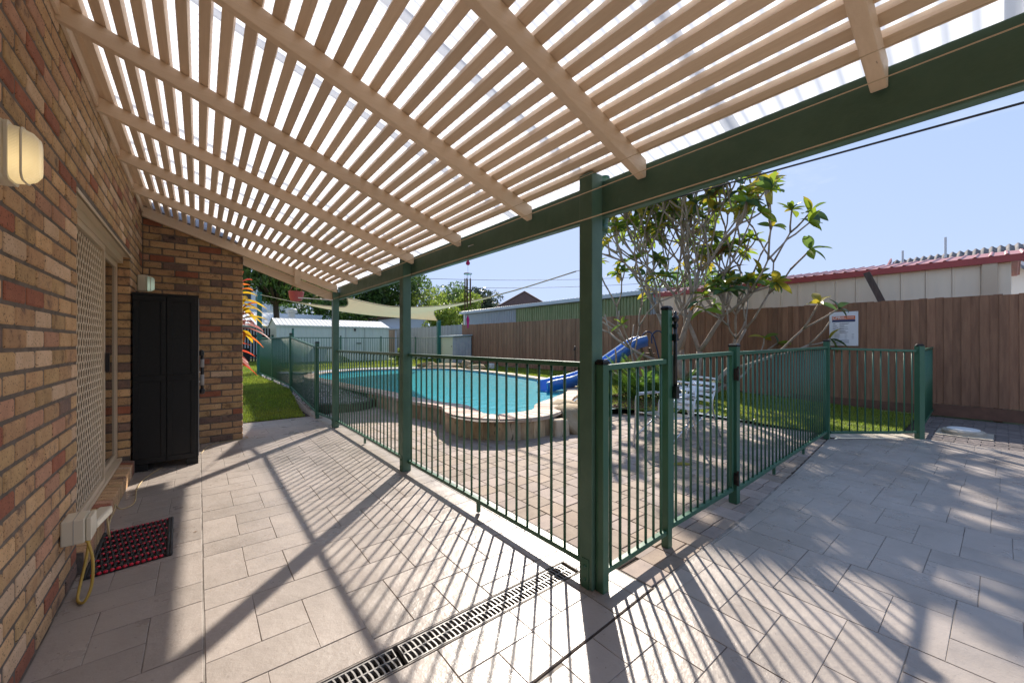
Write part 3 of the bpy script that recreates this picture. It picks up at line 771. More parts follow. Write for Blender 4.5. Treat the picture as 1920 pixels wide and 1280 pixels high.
def screen():
    mb = MB(); w, h = .036, .105; r = .0042
    y = SY0 + .04; col = 0
    z0, z1 = .23, DZ1 - .125
    while y < SY1 - .04:
        z = z0; pts1 = []; pts2 = []
        k = 0
        while z < z1:
            s_ = (1 if k % 2 else -1) * w * .46
            pts1.append((-.618, y + s_, z)); k += 1; z += h / 2
        if col % 2: pts1 = [(p[0], 2 * y - p[1], p[2]) for p in pts1]
        P = []
        for a, b in zip(pts1, pts1[1:]):
            P += [a, (a[0], a[1] * .75 + b[1] * .25 + 0, a[2] * .6 + b[2] * .4), (a[0], a[1] * .25 + b[1] * .75, a[2] * .4 + b[2] * .6)]
        P.append(pts1[-1]); mb.tube(P, r, 4)
        y += w; col += 1
    return mb
part('security_mesh', screen(), m_cream_fr, door)
part('handle', MB().box(-.60, -.575, SY1 - .035, SY1 - .015, 1.1, 1.25), m_blackm, door)
for k in range(5): part('frosted_dash', MB().box(-.652, -.6515, 4.72 + k * .1, 4.78 + k * .1, 1.13, 1.16), m_white, door)

def wall_light(y, z, lens, label):
    o = thing('wall_light', label, 'light', (WX, y, z), 'bulkhead lights on the brick wall')
    bm = beveled_box('housing', .078, .11, .185, .012, m_plast, 3); place('housing', bm, o, (WX + .041, y, z))
    def rr(x, hy, hz, r, n=5):
        out = []
        for cx, cz, a0 in ((hy - r, hz - r, 0), (-hy + r, hz - r, 90), (-hy + r, -hz + r, 180), (hy - r, -hz + r, 270)):
            for k in range(n + 1):
                a = R(a0 + 90 * k / n); out.append((WX + x, y + cx + r * math.cos(a), z + cz + r * math.sin(a)))
        return out
    loops = [rr(.082, .047, .084, .02), rr(.108, .045, .082, .022), rr(.132, .038, .074, .028), rr(.144, .026, .060, .024)]
    v = sum(loops, []); n = len(loops[0]); f = []
    for k in range(3): f += [(k * n + i, k * n + (i + 1) % n, (k + 1) * n + (i + 1) % n, (k + 1) * n + i) for i in range(n)]
    f.append(tuple(3 * n + i for i in range(n)))
    part('lens', MB().add(v, f), lens, o, smooth=True)
    fl = [rr(.079, .054, .092, .018), rr(.087, .054, .092, .018), rr(.087, .0465, .0835, .02), rr(.079, .0465, .0835, .02)]
    v = sum(fl, []); f = []
    for k in range(3): f += [(k * n + i, k * n + (i + 1) % n, (k + 1) * n + (i + 1) % n, (k + 1) * n + i) for i in range(n)]
    part('rim', MB().add(v, f), m_plast, o)
    g1 = [rr(.140, .059, .102, .03), rr(.147, .059, .102, .03)]
    part('rib', MB().tube(rr(.112, .0455, .0825, .025) + [rr(.112, .0455, .0825, .025)[0]], .003, 6), m_plast, o)
wall_light(1.95, 1.925, m_lensw, 'lit cream bulkhead light glowing warm on the brick wall at the left edge')
wall_light(6.12, 2.01, m_lensg, 'smaller looking faintly glowing bulkhead light above the black cabinet')  # lens material carries a weak added green glow

# ================================================================== PATIO ROOF
def rb(x): return 2.90 - .334 * (x - WX)                 # underside of the rafters
pat = thing('patio_roof', 'beige slatted patio roof on a dark green beam and posts with clear corrugated sheeting', 'pergola', (.6, 3, 0))
ry = [-2.35, -1.5, -.62, .25, 1.12, 1.97, 2.87, 3.80, 4.72, 5.62]
for y in ry:
    dy = random.uniform(-.02, .02)
    a = [(WX, y + dy), (1.60, y)]
    z = [rb(WX), rb(1.60)]
    tipb, tipt = rb(1.725), rb(1.725)
    prof = [(WX, rb(WX)), (1.716, rb(1.716)), (1.728, rb(1.728) + .010), (1.728, rb(1.728) + .094), (WX, rb(WX) + .094)]
    v = [(p[0], y - .021 + dy * (1.7 - p[0]) / 2.2, p[1]) for p in prof] + [(p[0], y + .021 + dy * (1.7 - p[0]) / 2.2, p[1]) for p in prof]
    f = [(0, 1, 2, 3, 4), (9, 8, 7, 6, 5)] + [(i, i + 5, (i + 1) % 5 + 5, (i + 1) % 5) for i in range(5)]
    shade_bevel(part('rafter', MB().add(v, f), m_beige, pat, org=(WX, y, 2.9)), .004)
# end rafter along the brick end wall and the boards beyond it
y = 6.565
v0 = [(WX, rb(WX) - .02), (1.70, rb(1.70) - .03), (1.70, rb(1.70) + .09), (WX, rb(WX) + .10)]
mb = MB().add([(p[0], y - .03, p[1]) for p in v0] + [(p[0], y + .03, p[1]) for p in v0], [(0, 1, 2, 3), (7, 6, 5, 4)] + [(i, i + 4, (i + 1) % 4 + 4, (i + 1) % 4) for i in range(4)])
shade_bevel(part('end_rafter', mb, m_beige, pat, org=(WX, y, 2.9)), .004)
v0 = [(EX + .002, 2.42), (1.62, 1.995), (1.68, 2.05), (1.68, 2.115), (EX + .002, 2.53)]
mb = MB().add([(p[0], y + .032, p[1]) for p in v0] + [(p[0], y + .075, p[1]) for p in v0], [(0, 1, 2, 3, 4), (9, 8, 7, 6, 5)] + [(i, i + 5, (i + 1) % 5 + 5, (i + 1) % 5) for i in range(5)])
shade_bevel(part('brace_board', mb, m_beige, pat, org=(EX, y, 2.4)), .004)
part('packing_block', MB().box(1.10, 1.18, 6.505, 6.533, 2.20, 2.42), m_beige, pat, org=(1.14, 6.52, 2.3))
part('packing_block', MB().box(1.72, 1.84, 6.68, 6.72, 2.03, 2.09), m_wood, pat, org=(1.8, 6.7, 2.06))
ba = MB()
shade_bevel(part('ledger', MB().box(WX + .003, WX + .045, -3.0, 6.53, rb(WX) + .10, rb(WX) + .23), m_beige, pat, org=(WX, 0, 2.95)), .004)
part('ledger_trim', MB().box(WX + .003, WX + .018, -3.0, 6.53, rb(WX) + .02, rb(WX) + .094), m_beige, pat, org=(WX, 0, 2.95))
sl = -.334; nrm = Vector((.334, 0, 1)).normalized(); tg = Vector((1, 0, -.334)).normalized()
for k in range(27):
    x = -.468 + .0822 * k; y0, y1 = -3.0, 6.60
    zb = rb(x) + .096 + random.uniform(0, .0015)
    w, h = random.uniform(.043, .049), .033
    n_ = 14; pts = []
    c0 = Vector((x, 0, zb + h / 2)); ph = random.uniform(0, 6); am = random.uniform(.0005, .0028)
    mb = MB(); vs = []
    for i in range(n_ + 1):
        yy = y0 + (y1 - y0) * i / n_; wob = am * math.sin(ph + i * .9)
        for a, b in ((-1, -1), (1, -1), (1, 1), (-1, 1)):
            p = c0 + tg * (a * w / 2 + wob) + nrm * (b * h / 2); vs.append((p.x, yy, p.z))
    f = [(i * 4 + j, (i + 1) * 4 + j, (i + 1) * 4 + (j + 1) % 4, i * 4 + (j + 1) % 4) for i in range(n_) for j in range(4)] + [(0, 1, 2, 3), (n_ * 4 + 3, n_ * 4 + 2, n_ * 4 + 1, n_ * 4)]
    part('batten', mb.add(vs, f), m_batten, pat, org=(x, 1.8, zb))
# corrugated translucent sheets
def sheet(y0, y1, lift):
    per, am = .062, .0075; n_ = int((y1 - y0) / per * 6); mb = MB(); vs = []
    for i in range(n_ + 1):
        yy = y0 + (y1 - y0) * i / n_; w = am * math.cos(2 * math.pi * yy / per)
        for x in (WX + .02, .7, 1.84):
            vs.append((x, yy, rb(x) + .096 + .036 + am + w + lift))
    f = [(i * 3 + j, i * 3 + j + 1, (i + 1) * 3 + j + 1, (i + 1) * 3 + j) for i in range(n_) for j in (0, 1)]
    return mb.add(vs, f)
yy = -3.1; k = 0
while yy < 6.9:
    part('roof_sheet', sheet(yy, min(yy + .82, 7.1), .002 * (k % 2)), m_sheet, pat, org=(.6, yy, 2.6), smooth=True); yy += .76; k += 1
# beam and posts
BX0, BX1 = 1.735, 1.785
bm_ = MB(); vs = []; n_ = 24
shade_bevel(part('beam', MB().box(BX0, BX1, -3.2, 6.64, 2.025, 2.222), m_green_t, pat, org=(BX0, 1.7, 2.1)), .006, 2)
def post(x0, y0, w, top, y1=None):
    return shade_bevel(part('post', MB().box(x0, x0 + w, y0, y0 + w, 0, top), m_green_t, pat, org=(x0, y0, 0)), .005, 2)
P1 = post(1.643, 1.372, .09, 2.25); P2 = post(1.643, 3.86, .09, 2.245); P3 = post(1.643, 6.55, .09, 2.13); post(1.643, -1.55, .09, 2.25)
for (x, y) in ((1.643, 1.372), (1.643, 3.86), (1.643, 6.55)):
    part('post_bracket', MB().box(x - .005, x, y + .02, y + .07, .0, .16), m_green, pat, org=(x, y, 0))
    for zz in (.05, .12):
        part('bolt', MB().lathe([(.010, 0), (.010, .004), (.006, .010), (.003, .010)], (0, 0, 0), 8), m_green, pat, org=(0, 0, 0)).matrix_basis = Matrix.Translation(Vector((x - .005, y + .045, zz)) - wp(pat)) @ Matrix.Rotation(R(-90), 4, 'Y')
# downpipe with elbow behind the near post
dp = [(1.79, 1.41, 2.27), (1.80, 1.41, 2.19), (1.80, 1.42, 2.05), (1.795, 1.43, 1.98), (1.775, 1.445, 1.93), (1.768, 1.45, 1.85), (1.768, 1.45, 1.0), (1.768, 1.45, .02)]
part('downpipe', MB().tube(dp, .032, 14), m_green, pat, smooth=True)
for zz in (1.86, 1.98): part('downpipe_collar', MB().tube([(1.768 if zz < 1.9 else 1.795, 1.45 if zz < 1.9 else 1.43, zz - .02), (1.768 if zz < 1.9 else 1.795, 1.45 if zz < 1.9 else 1.43, zz + .02)], .036, 14), m_green, pat, smooth=True)

# ================================================================== POOL FENCES
unit = {}
def barmesh(h, r=.0085, mat=None):
    k = (round(h, 3), r, mat.name)
    if k not in unit: unit[k] = MB().tube([(0, 0, 0), (0, 0, h)], r, 8).mesh('bar', mat, smooth=True)
    return unit[k]
CAPP = [(-.5, -.5), (.5, -.5), (.5, .5), (-.5, .5)]
def fpost(parent, x, y, z0, z1, w=.05, mat=None, rz=0, cap=True):
    mat = mat or m_green
    o = place('post', MB().box(-w / 2, w / 2, -w / 2, w / 2, 0, z1 - z0).mesh('post', mat), parent, (x, y, z0), rz); shade_bevel(o, .003)
    if cap:
        c = w / 2 + .003; v = [(-c, -c, 0), (c, -c, 0), (c, c, 0), (-c, c, 0)]; e = c * .62
        place('post_cap', MB().hexa(v, [(p[0], p[1], .014) for p in v]).hexa([(p[0] * .97, p[1] * .97, .014) for p in v], [(p[0] / c * e, p[1] / c * e, .026) for p in v]).mesh('post_cap', m_black), o, (x, y, z1 + .001), rz)
    return o
def fence_panel(name, label, cat, p0, p1, zt, zb, pitch=.112, posts=(), group=None, mat=None, joined=False, inset=.03, feet=(), rail=(.025, .03), thing_=None, r=.0085):
    mat = mat or m_green
    p0 = Vector(p0); p1 = Vector(p1); zt = zt if isinstance(zt, tuple) else (zt, zt); zb = zb if isinstance(zb, tuple) else (zb, zb)
    t = thing_ or thing(name, label, cat, (p0.x, p0.y, zb[0] - .08), group)
    d = (p1 - p0); L_ = d.length; u = d / L_; rz = math.atan2(u.y, u.x)
    a, b = p0 + u * inset, p1 - u * inset
    def zz(z, s): return z[0] + (z[1] - z[0]) * s / L_
    for nm, z, hh in (('top_rail', zt, rail[1]), ('bottom_rail', zb, .03)):
        o = part(nm, MB().beam((a.x, a.y, zz(z, inset) - (hh / 2 if nm == 'top_rail' else -hh / 2)), (b.x, b.y, zz(z, L_ - inset) - (hh / 2 if nm == 'top_rail' else -hh / 2)), .034, hh), mat, t, org=(a.x, a.y, z[0]))
        shade_bevel(o, .003)
    n = max(1, round((L_ - 2 * inset) / pitch)); off_ = (L_ - 2 * inset) / n; mb = MB()
    for i in range(n):
        s = inset + off_ * (i + .5); q = p0 + u * s; z0 = zz(zb, s) + .028; z1 = zz(zt, s) - rail[1] + .002
        if joined: mb.tube([(q.x, q.y, z0), (q.x, q.y, z1)], r, 5, caps=False)
        else: place('bar', barmesh(z1 - z0, r, mat), t, (q.x, q.y, z0))
    if joined: stuff(part('bars', mb, mat, t))
    for s in feet:
        q = p0 + u * s; part('foot', MB().box(q.x - .012, q.x + .012, q.y - .012, q.y + .012, zz(zb, s) - .075, zz(zb, s) + .002), mat, t, org=(q.x, q.y, 0))
    return t
GF = 'green tubular panels of the pool fence'
FX = 1.71
fence_panel('pool_fence_panel', 'green barred fence panel between the nearest big post and the second post', 'fence panel', (FX, 1.462), (FX, 3.86), 1.222, .085, group=GF, feet=(1.1,), inset=.003)
fence_panel('pool_fence_panel', 'green barred fence panel between the second and third patio posts', 'fence panel', (FX, 3.95), (FX, 6.55), 1.222, .085, group=GF, feet=(1.3,), inset=.003)
t = fence_panel('pool_fence_panel', 'short green fence panel just past the farthest patio post', 'fence panel', (FX, 6.64), (1.635, 7.55), 1.27, .085, group=GF, inset=.004)
fpost(t, 1.635, 7.58, .0, 1.33, .06)
t = fence_panel('pool_fence_panel', 'raked green fence panel stepping up beside the left lawn', 'fence panel', (1.635, 7.61), (1.63, 10.05), (1.27, 1.47), (.085, .33), group=GF, inset=.004, feet=(1.2,))
fpost(t, 1.63, 10.08, .2, 1.53, .06)
t = fence_panel('pool_fence_panel', 'long level green fence panel ending at the left sail post', 'fence panel', (1.63, 10.11), (1.54, 15.05), 1.48, .35, group=GF, inset=.004, feet=(1.2, 2.4, 3.6))
fpost(t, 1.59, 12.6, .24, 1.53, .05)
t = fence_panel('pool_fence_panel', 'distant green fence panel turning the far left corner behind the pool', 'fence panel', (1.54, 15.25), (2.87, 17.5), 1.52, .38, group=GF, inset=.004, joined=True)
fpost(t, 2.9, 17.53, .3, 1.88, .07, m_green2)
t = fence_panel('pool_fence_panel', 'distant green fence run across the lawn in front of the long garden shed', 'fence panel', (2.95, 17.55), (10.38, 19.0), (1.56, 1.62), (.48, .52), group=GF, joined=True, inset=.004, feet=(1.9, 3.8, 5.6))
for k, q in enumerate(((4.8, 17.91), (6.7, 18.28), (8.6, 18.65))): fpost(t, q[0], q[1], .4, 1.62, .05)
# low concrete plinth under the left run
pl = MB(); P = [(1.66, 7.55), (1.655, 8.8), (1.65, 10.1), (1.60, 12.6), (1.56, 15.2)]
pz_ = [.10, .19, .27, .29, .31]
for i in range(4):
    (x0, y0), (x1, y1) = P[i], P[i + 1]
    pl.hexa([(x0 - .06, y0 + .01, -.1), (x0 + .06, y0 + .01, -.1), (x1 + .06, y1, -.1), (x1 - .06, y1, -.1)], [(x0 - .06, y0 + .01, pz_[i] - .06), (x0 + .06, y0 + .01, pz_[i] - .06), (x1 + .06, y1, pz_[i + 1] - .06), (x1 - .06, y1, pz_[i + 1] - .06)])
tag(part('concrete_plinth', pl, m_conc, None, (1.6, 7.6, 0)), 'low concrete plinth under the left run of green fence', 'plinth')

# gate run
t = fence_panel('pool_fence_panel', 'narrow green fence panel with the tall latch post beside the nearest big post', 'fence panel', (1.72, 1.345), (2.365, 1.372), (1.212, 1.226), .085, .098, group=GF, inset=.004)
fpost(t, 1.694, 1.343, 0, 1.215, .05)
fpost(t, 2.392, 1.373, 0, 1.545, .05)
part('hinge_stub', MB().box(1.735, 1.765, 1.375, 1.40, .0, .20), m_green, t)
gate = fence_panel('pool_gate', 'green barred pool gate hung between the latch post and hinge post', 'gate', (2.43, 1.374), (3.45, 1.40), (1.245, 1.262), .11, .105, inset=.03)
part('gate_stile', MB().box(2.43, 2.458, 1.36, 1.388, .11, 1.25), m_green, gate); part('gate_stile', MB().box(3.42, 3.445, 1.386, 1.412, .11, 1.26), m_green, gate)
fpost_t = fence_panel('pool_fence_panel', 'long green fence panel from the gate hinge post to the far corner post', 'fence panel', (3.53, 1.40), (6.80, 1.53), (1.258, 1.284), .085, .112, group=GF, feet=(1.0, 2.1), inset=.004)
fpost(fpost_t, 3.495, 1.40, 0, 1.30, .065); fpost(fpost_t, 6.835, 1.532, .0, 1.35, .065)
for zz in (.22, 1.08):
    part('hinge', MB().box(3.452, 3.468, 1.36, 1.395, zz - .055, zz + .040).box(3.44, 3.475, 1.355, 1.372, zz - .02, zz + .02).tube([(3.455, 1.355, zz - .06), (3.455, 1.355, zz + .06)], .009, 8), m_rust, gate)
t = fence_panel('pool_fence_panel', 'wide spaced green fence panel in front of the brown fence sign', 'fence panel', (6.86, 1.51), (7.82, .75), (1.27, 1.235), (.075, .075), .108, group=GF, inset=.012)
fpost(t, 7.85, .725, -.01, 1.29, .075, rz=R(-38))
t = fence_panel('pool_fence_panel', 'green fence panel running edge on from the pale corner post to the brown fence', 'fence panel', (7.89, .735), (10.40, .80), (1.235, 1.26), (.085, .11), .10, group=GF, inset=.012)
# latch
lt = thing('gate_latch', 'tall black magnetic gate latch on the high green post', 'gate latch', (2.392, 1.34, 1.0))
lx, ly = 2.435, 1.338
part('rod', MB().tube([(lx, ly, .98), (lx, ly, 1.49)], .0125, 12), m_blackm, lt, smooth=True)
part('pull_knob', MB().lathe([(.012, 0), (.012, .03), (.021, .035), (.023, .055), (.018, .065), (.010, .07), (.010, .095), (.006, .098)], (lx, ly, 1.44), 14), m_blackm, lt, smooth=True)
part('top_bracket', MB().box(lx - .016, lx + .015, ly - .014, ly + .025, 1.345, 1.39).box(lx - .015, lx + .032, ly - .01, ly + .01, 1.345, 1.36), m_blackm, lt)
part('top_bracket', MB().box(lx - .016, lx + .015, ly - .014, ly + .025, 1.432, 1.455), m_blackm, lt)
part('latch_body', MB().box(lx - .018, lx + .019, ly - .018, ly + .025, .97, 1.05).tube([(lx + .02, ly - .01, 1.01), (lx + .045, ly - .01, 1.01)], .011, 10), m_blackm, lt)
# brown timber by the panel end
# ================================================================== BROWN PALING FENCE
FXB = 10.43
pf = thing('paling_fence', 'tall brown stained timber paling fence along the right boundary', 'fence', (FXB, 1, 0))
pal = {}
def paling(parent, x, y, z0, z1, w=.107, mat=None, nm='paling'):
    mat = mat or m_fence
    k = (round(z1 - z0, 2), w, mat.name)
    if k not in pal: pal[k] = beveled_box(nm, .016, w, z1 - z0, .002, mat)
    return place(nm, pal[k], parent, (x, y, (z0 + z1) / 2))
def ftop(y): return 2.135 + .0062 * (y + .2)
i = 0; y = -2.6; rg = random.Random(4)
while y < 17.1:
    dx = -.006 if i % 2 else .007
    zt = ftop(y) + rg.uniform(-.006, .006); zb = (.24 if y < .86 else .19 + .2 * sm(.9, 2.5, y)) if y < 3.0 else g(10.3, y) + .03
    if y > .86: zb = max(zb, g(10.3, y) + .05) if y > 3 else .20
    o = paling(pf, FXB + dx, y, round(zb, 2), round(zt, 2)); o.rotation_euler.x = rg.uniform(-.004, .004)
    y += .1035; i += 1
part('plinth_board', MB().box(FXB - .03, FXB - .006, -2.7, .845, .03, .235), m_fence_dk, pf)
part('plinth_board', MB().box(FXB - .02, FXB + .004, .86, 2.95, .02, .20), m_fence_dk, pf)
part('gate_cleat', MB().box(FXB - .035, FXB - .012, .80, .86, .10, 1.27), m_fence, pf)
for z in (.5, 1.2, 1.95): part('rail', MB().box(FXB + .02, FXB + .06, -2.7, 17.1, z + .1, z + .17), m_fence_dk, pf)
for y in range(-2, 18, 2): part('fence_post', MB().box(FXB + .06, FXB + .14, y, y + .1, 0, 2.15), m_fence_dk, pf, org=(FXB, y, 0))
gf = thing('grey_fence', 'weathered grey paling fence beyond the brown fence at the back', 'fence', (FXB, 20, .4))
y = 17.2
while y < 25.6:
    paling(gf, FXB, y, .5, 2.27 + rg.uniform(-.02, .02), .13, m_fence_g); y += .14
part('rail', MB().box(FXB + .02, FXB + .06, 17.2, 25.6, 1.8, 1.9), m_fence_g, gf)
bf = thing('tan_back_fence', 'short sunlit tan paling fence right of the long garden shed', 'fence', (9, 25.7, .4))
x = 6.8
while x < 10.4:
    o = place('paling', pal.setdefault('tan', beveled_box('paling', .13, .016, 1.75, .002, m_fence_t)), bf, (x, 25.7, 1.33)); x += .14
dk = thing('dark_picket_fence', 'dark open paling fence behind the left lawn', 'fence', (0, 21.3, .4))
x = -2.5
while x < 2.6:
    place('paling', pal.setdefault('dk', beveled_box('paling', .07, .02, 1.55, .002, m_fence_b)), dk, (x, 21.3, 1.24)); x += .11
part('rail', MB().box(-2.5, 2.6, 21.33, 21.37, .7, .8).box(-2.5, 2.6, 21.33, 21.37, 1.6, 1.7).box(-2.5, 1.8, 21.38, 21.40, .45, 1.1), m_fence_b, dk)

# ================================================================== OBJECTS ON THE PATIO
def boxpoly(x0, x1, y0, y1): return [(x0, y0), (x1, y0), (x1, y1), (x0, y1)]
# drain
dr = thing('trench_drain', 'long galvanised trench drain grate set into the patio beside the big post', 'drain', (.5, 1.6, 0))
part('channel', MB().box(DR[0], DR[1], DR[2], DR[3], -.12, -.03), m_void, dr)
part('channel_edge', MB().box(DR[0], DR[1], DR[2], DR[2] + .006, -.03, .001).box(DR[0], DR[1], DR[3] - .006, DR[3], -.03, .001).box(DR[1] - .005, DR[1], DR[2] + .006, DR[3] - .006, -.03, .001), m_groove, dr)
brk = .67
bar_me = {}
for seg, (a, b) in enumerate(((DR[0] + .01, brk - .012), (brk + .012, DR[1] - .03))):
    fr = MB()
    for y in (DR[2] + .012, DR[2] + .0665, DR[3] - .018):
        fr.box(a, b, y, y + .006, -.022, -.001)
    fr.box(a, a + .005, DR[2] + .018, DR[3] - .018, -.022, -.001); fr.box(b - .005, b, DR[2] + .018, DR[3] - .018, -.022, -.001)
    gr = part('grate', fr, m_grate, dr)
    x = a + .018
    while x < b - .012:
        for r_, (ya, yb, k) in enumerate(((DR[2] + .018, DR[2] + .0665, .006), (DR[2] + .0725, DR[3] - .018, -.006))):
            if r_ not in bar_me:
                w = .0034; vs = []
                for t in (0, .33, .66, 1):
                    cx = (k * (1 - t) if r_ == 0 else k * t) * .8 + .0025 * math.sin(math.pi * t); yy = (yb - ya) * t
                    vs += [(cx - w, yy, -.018), (cx + w, yy, -.018), (cx + w, yy, 0), (cx - w, yy, 0)]
                f = [(i * 4 + j, i * 4 + (j + 1) % 4, (i + 1) * 4 + (j + 1) % 4, (i + 1) * 4 + j) for i in range(3) for j in range(4)]
                bar_me[r_] = MB().add(vs, f).mesh('grate_bar', m_grate)
            place('grate_bar', bar_me[r_], gr, (x, ya, -.0015))
        x += .0235
# saw cut bead between the two pours
P = [(x, saw(x) + .002, -.0045) for x in np.linspace(-.54, 1.93, 12)]
part('saw_cut', MB().tube(P, .006, 6), m_sandbed, patio)

# cabinet
cb = thing('storage_cabinet', 'tall black plastic storage cabinet against the brick end wall', 'cabinet', (-.27, 5.7, 0))
CX0, CX1, CY0, CY1 = -.535, -.005, 5.55, 5.98
part('body', MB().box(CX0, CX1, CY0 + .03, CY1, .07, 1.83).box(CX0 - .004, CX1 + .004, CY0 + .01, CY1, 1.83, 1.855), m_black, cb)
for fx0, fx1 in ((CX0, CX0 + .12), (CX1 - .10, CX1)): [part('foot', MB().box(fx0, fx1, q0, q1, 0, .07), m_black, cb) for q0, q1 in ((CY0 + .01, CY0 + .09), (CY1 - .08, CY1))]
mx_ = (CX0 + CX1) / 2
for a, b in ((CX0 + .004, mx_ - .002), (mx_ + .002, CX1 - .02)):
    d = MB().box(a, b, CY0 + .012, CY0 + .029, .075, 1.825)
    w = .045
    for z0, z1 in ((.075, .13), (.93, .99), (1.77, 1.825)): d.box(a, b, CY0, CY0 + .0115, z0, z1)
    d.box(a, a + w, CY0, CY0 + .0115, .13, .93); d.box(b - w, b, CY0, CY0 + .0115, .13, .93); d.box(a, a + w, CY0, CY0 + .0115, .99, 1.77); d.box(b - w, b, CY0, CY0 + .0115, .99, 1.77)
    shade_bevel(part('door', d, m_black, cb, org=(a, CY0, .07)), .004)
part('side_edge', MB().box(CX1 + .0005, CX1 + .006, CY0 + .03, CY0 + .06, .08, 1.82), m_handle, cb)
ub = thing('banded_bar', 'short black and grey handled tool hanging on the right side of the cabinet', 'tool', (.03, 5.60, .8))  # black bar with grey grip bands on the cabinet side
x, y = .028, 5.60
part('shaft', MB().tube([(x, y, .80), (x, y, 1.20)], .016, 10), m_blackm, ub, smooth=True)
for z0, z1 in ((.86, .98), (1.06, 1.15)): part('grip_band', MB().tube([(x, y, z0), (x, y, z1)], .0185, 12), m_handle, ub, smooth=True)
part('end_cap', MB().lathe([(.012, 0), (.024, .01), (.026, .05), (.018, .06)], (x, y, .76), 12), m_blackm, ub, smooth=True)
part('end_cap', MB().lathe([(.018, 0), (.026, .01), (.024, .05), (.010, .065)], (x - .006, y, 1.19), 12), m_blackm, ub, smooth=True)
part('hook', MB().tube([(x, y, 1.0), (x - .028, y, 1.01)], .006, 8).tube([(x, y, .9), (x - .028, y, .9)], .006, 8), m_steel, ub)

# power outlet with plug and cords
po = thing('power_outlet', 'cream weatherproof power outlet box low on the brick wall', 'outlet', (WX, 3.03, .36))
place('box', beveled_box('box', .085, .145, .125, .006, m_plast, 2), po, (WX + .043, 3.02, .365))
place('cover', beveled_box('cover', .02, .135, .118, .004, m_plast, 2), po, (WX + .097, 3.03, .363))
part('seam', MB().box(WX + .0445, WX + .0465, 2.946, 3.094, .301, .429), m_handle, po)
ad = tag(place('power_adapter', beveled_box('power_adapter', .06, .165, .045, .008, m_plast, 2)), 'cream plug adapter sticking out from the power outlet box', 'adapter')
ad.location = (WX + .10, 3.19, .345); ad.rotation_euler = (R(10), 0, R(-16))
ycord = catmull([Vector(p) for p in ((WX + .085, 2.975, .305), (WX + .098, 2.96, .29), (WX + .115, 2.945, .20), (WX + .112, 2.93, .08), (WX + .09, 2.91, .018), (WX + .06, 2.96, .009), (WX + .05, 3.05, .03), (WX + .065, 3.12, .16), (WX + .075, 3.16, .31))], 8, closed=False)
tag(part('yellow_cord', MB().tube(ycord, .0065, 8), m_cord_y, None, (WX + .1, 3, 0), smooth=True), 'looped yellow cord hanging below the power outlet box', 'cord')
bc = catmull([Vector(p) for p in ((WX + .125, 3.25, .335), (WX + .13, 3.30, .20), (WX + .115, 3.42, .145), (WX + .09, 3.58, .137), (WX + .075, 3.8, .14), (WX + .07, 4.0, .137), (WX + .058, 4.12, .13), (WX + .075, 4.25, .05), (-.42, 4.5, .006), (-.44, 4.9, .006), (-.42, 5.2, .006), (-.36, 5.44, .006), (-.30, 5.62, .006))], 8, closed=False)
tag(part('extension_cord', MB().tube(bc, .0045, 8), m_cord_b, None, (-.45, 4, 0), smooth=True), 'thin yellow extension cord running along the sill to under the cabinet', 'cord')
b2 = catmull([Vector(p) for p in ((.02, 6.0, .006), (.10, 6.40, .006), (.25, 6.52, .006), (.42, 6.555, .006), (.50, 6.565, .006), (.54, 6.63, .006), (.51, 6.74, .006))], 8, closed=False)
tag(part('beige_cord', MB().tube(b2, .004, 8), m_cord_b, None, (.3, 6.5, 0), smooth=True), 'beige cord along the foot of the brick end wall', 'cord')

# doormat
mt = thing('doormat', 'black rope doormat threaded with red beads beside the door sill', 'doormat', (-.33, 3.55, 0))
MX0, MX1, MY0, MY1 = -.508, -.135, 3.215, 3.88
mb = MB(); nS = 24
skew = lambda x, y: (x + (y - MY0) * -.03, y + (x - MX0) * .10)
for i in range(nS):
    x = MX0 + .028 + (MX1 - MX0 - .056) * (i + .5) / nS; pts = []
    for k in range(43):
        y = MY0 + .012 + (MY1 - MY0 - .024) * k / 42
        w = .0052 * math.sin(k / 42 * math.pi * 7 * 1 + (i % 2) * math.pi) + random.uniform(-.0012, .0012)
        X, Y = skew(x + w, y); pts.append((X, Y, .014 + .003 * math.cos(k * math.pi / 3)))
    mb.tube(pts, .0042, 5)
part('rope_strands', mb, m_rub, mt, smooth=True)
for x in (MX0 + .004, MX0 + .018, MX1 - .018, MX1 - .004):
    a = skew(x, MY0); b = skew(x, MY1); part('border_rope', MB().tube([(a[0], a[1], .011), (b[0], b[1], .011)], .0105, 8), m_rub, mt, smooth=True)
bd = MB().lathe([(.004, -.008), (.0095, -.005), (.0115, 0), (.0095, .005), (.004, .008)], (0, 0, 0), 8).mesh('red_bead', m_bead, smooth=True)
c = 0
for k in range(8):
    y = MY0 + .008 + (MY1 - MY0 - .016) * k / 7
    for i in range(nS):
        if (i + k) % 2: continue
        x = MX0 + .028 + (MX1 - MX0 - .056) * (i + 1 * .5) / nS; X, Y = skew(x, y); o = place('red_bead', bd, mt, (X, Y, .013)); c += 1
part('backing_rope', MB().hexa([(*skew(MX0, MY0), .0015), (*skew(MX1, MY0), .0015), (*skew(MX1, MY1), .0015), (*skew(MX0, MY1), .0015)], [(*skew(MX0, MY0), .005), (*skew(MX1, MY0), .005), (*skew(MX1, MY1), .005), (*skew(MX0, MY1), .005)]), m_rub, mt)

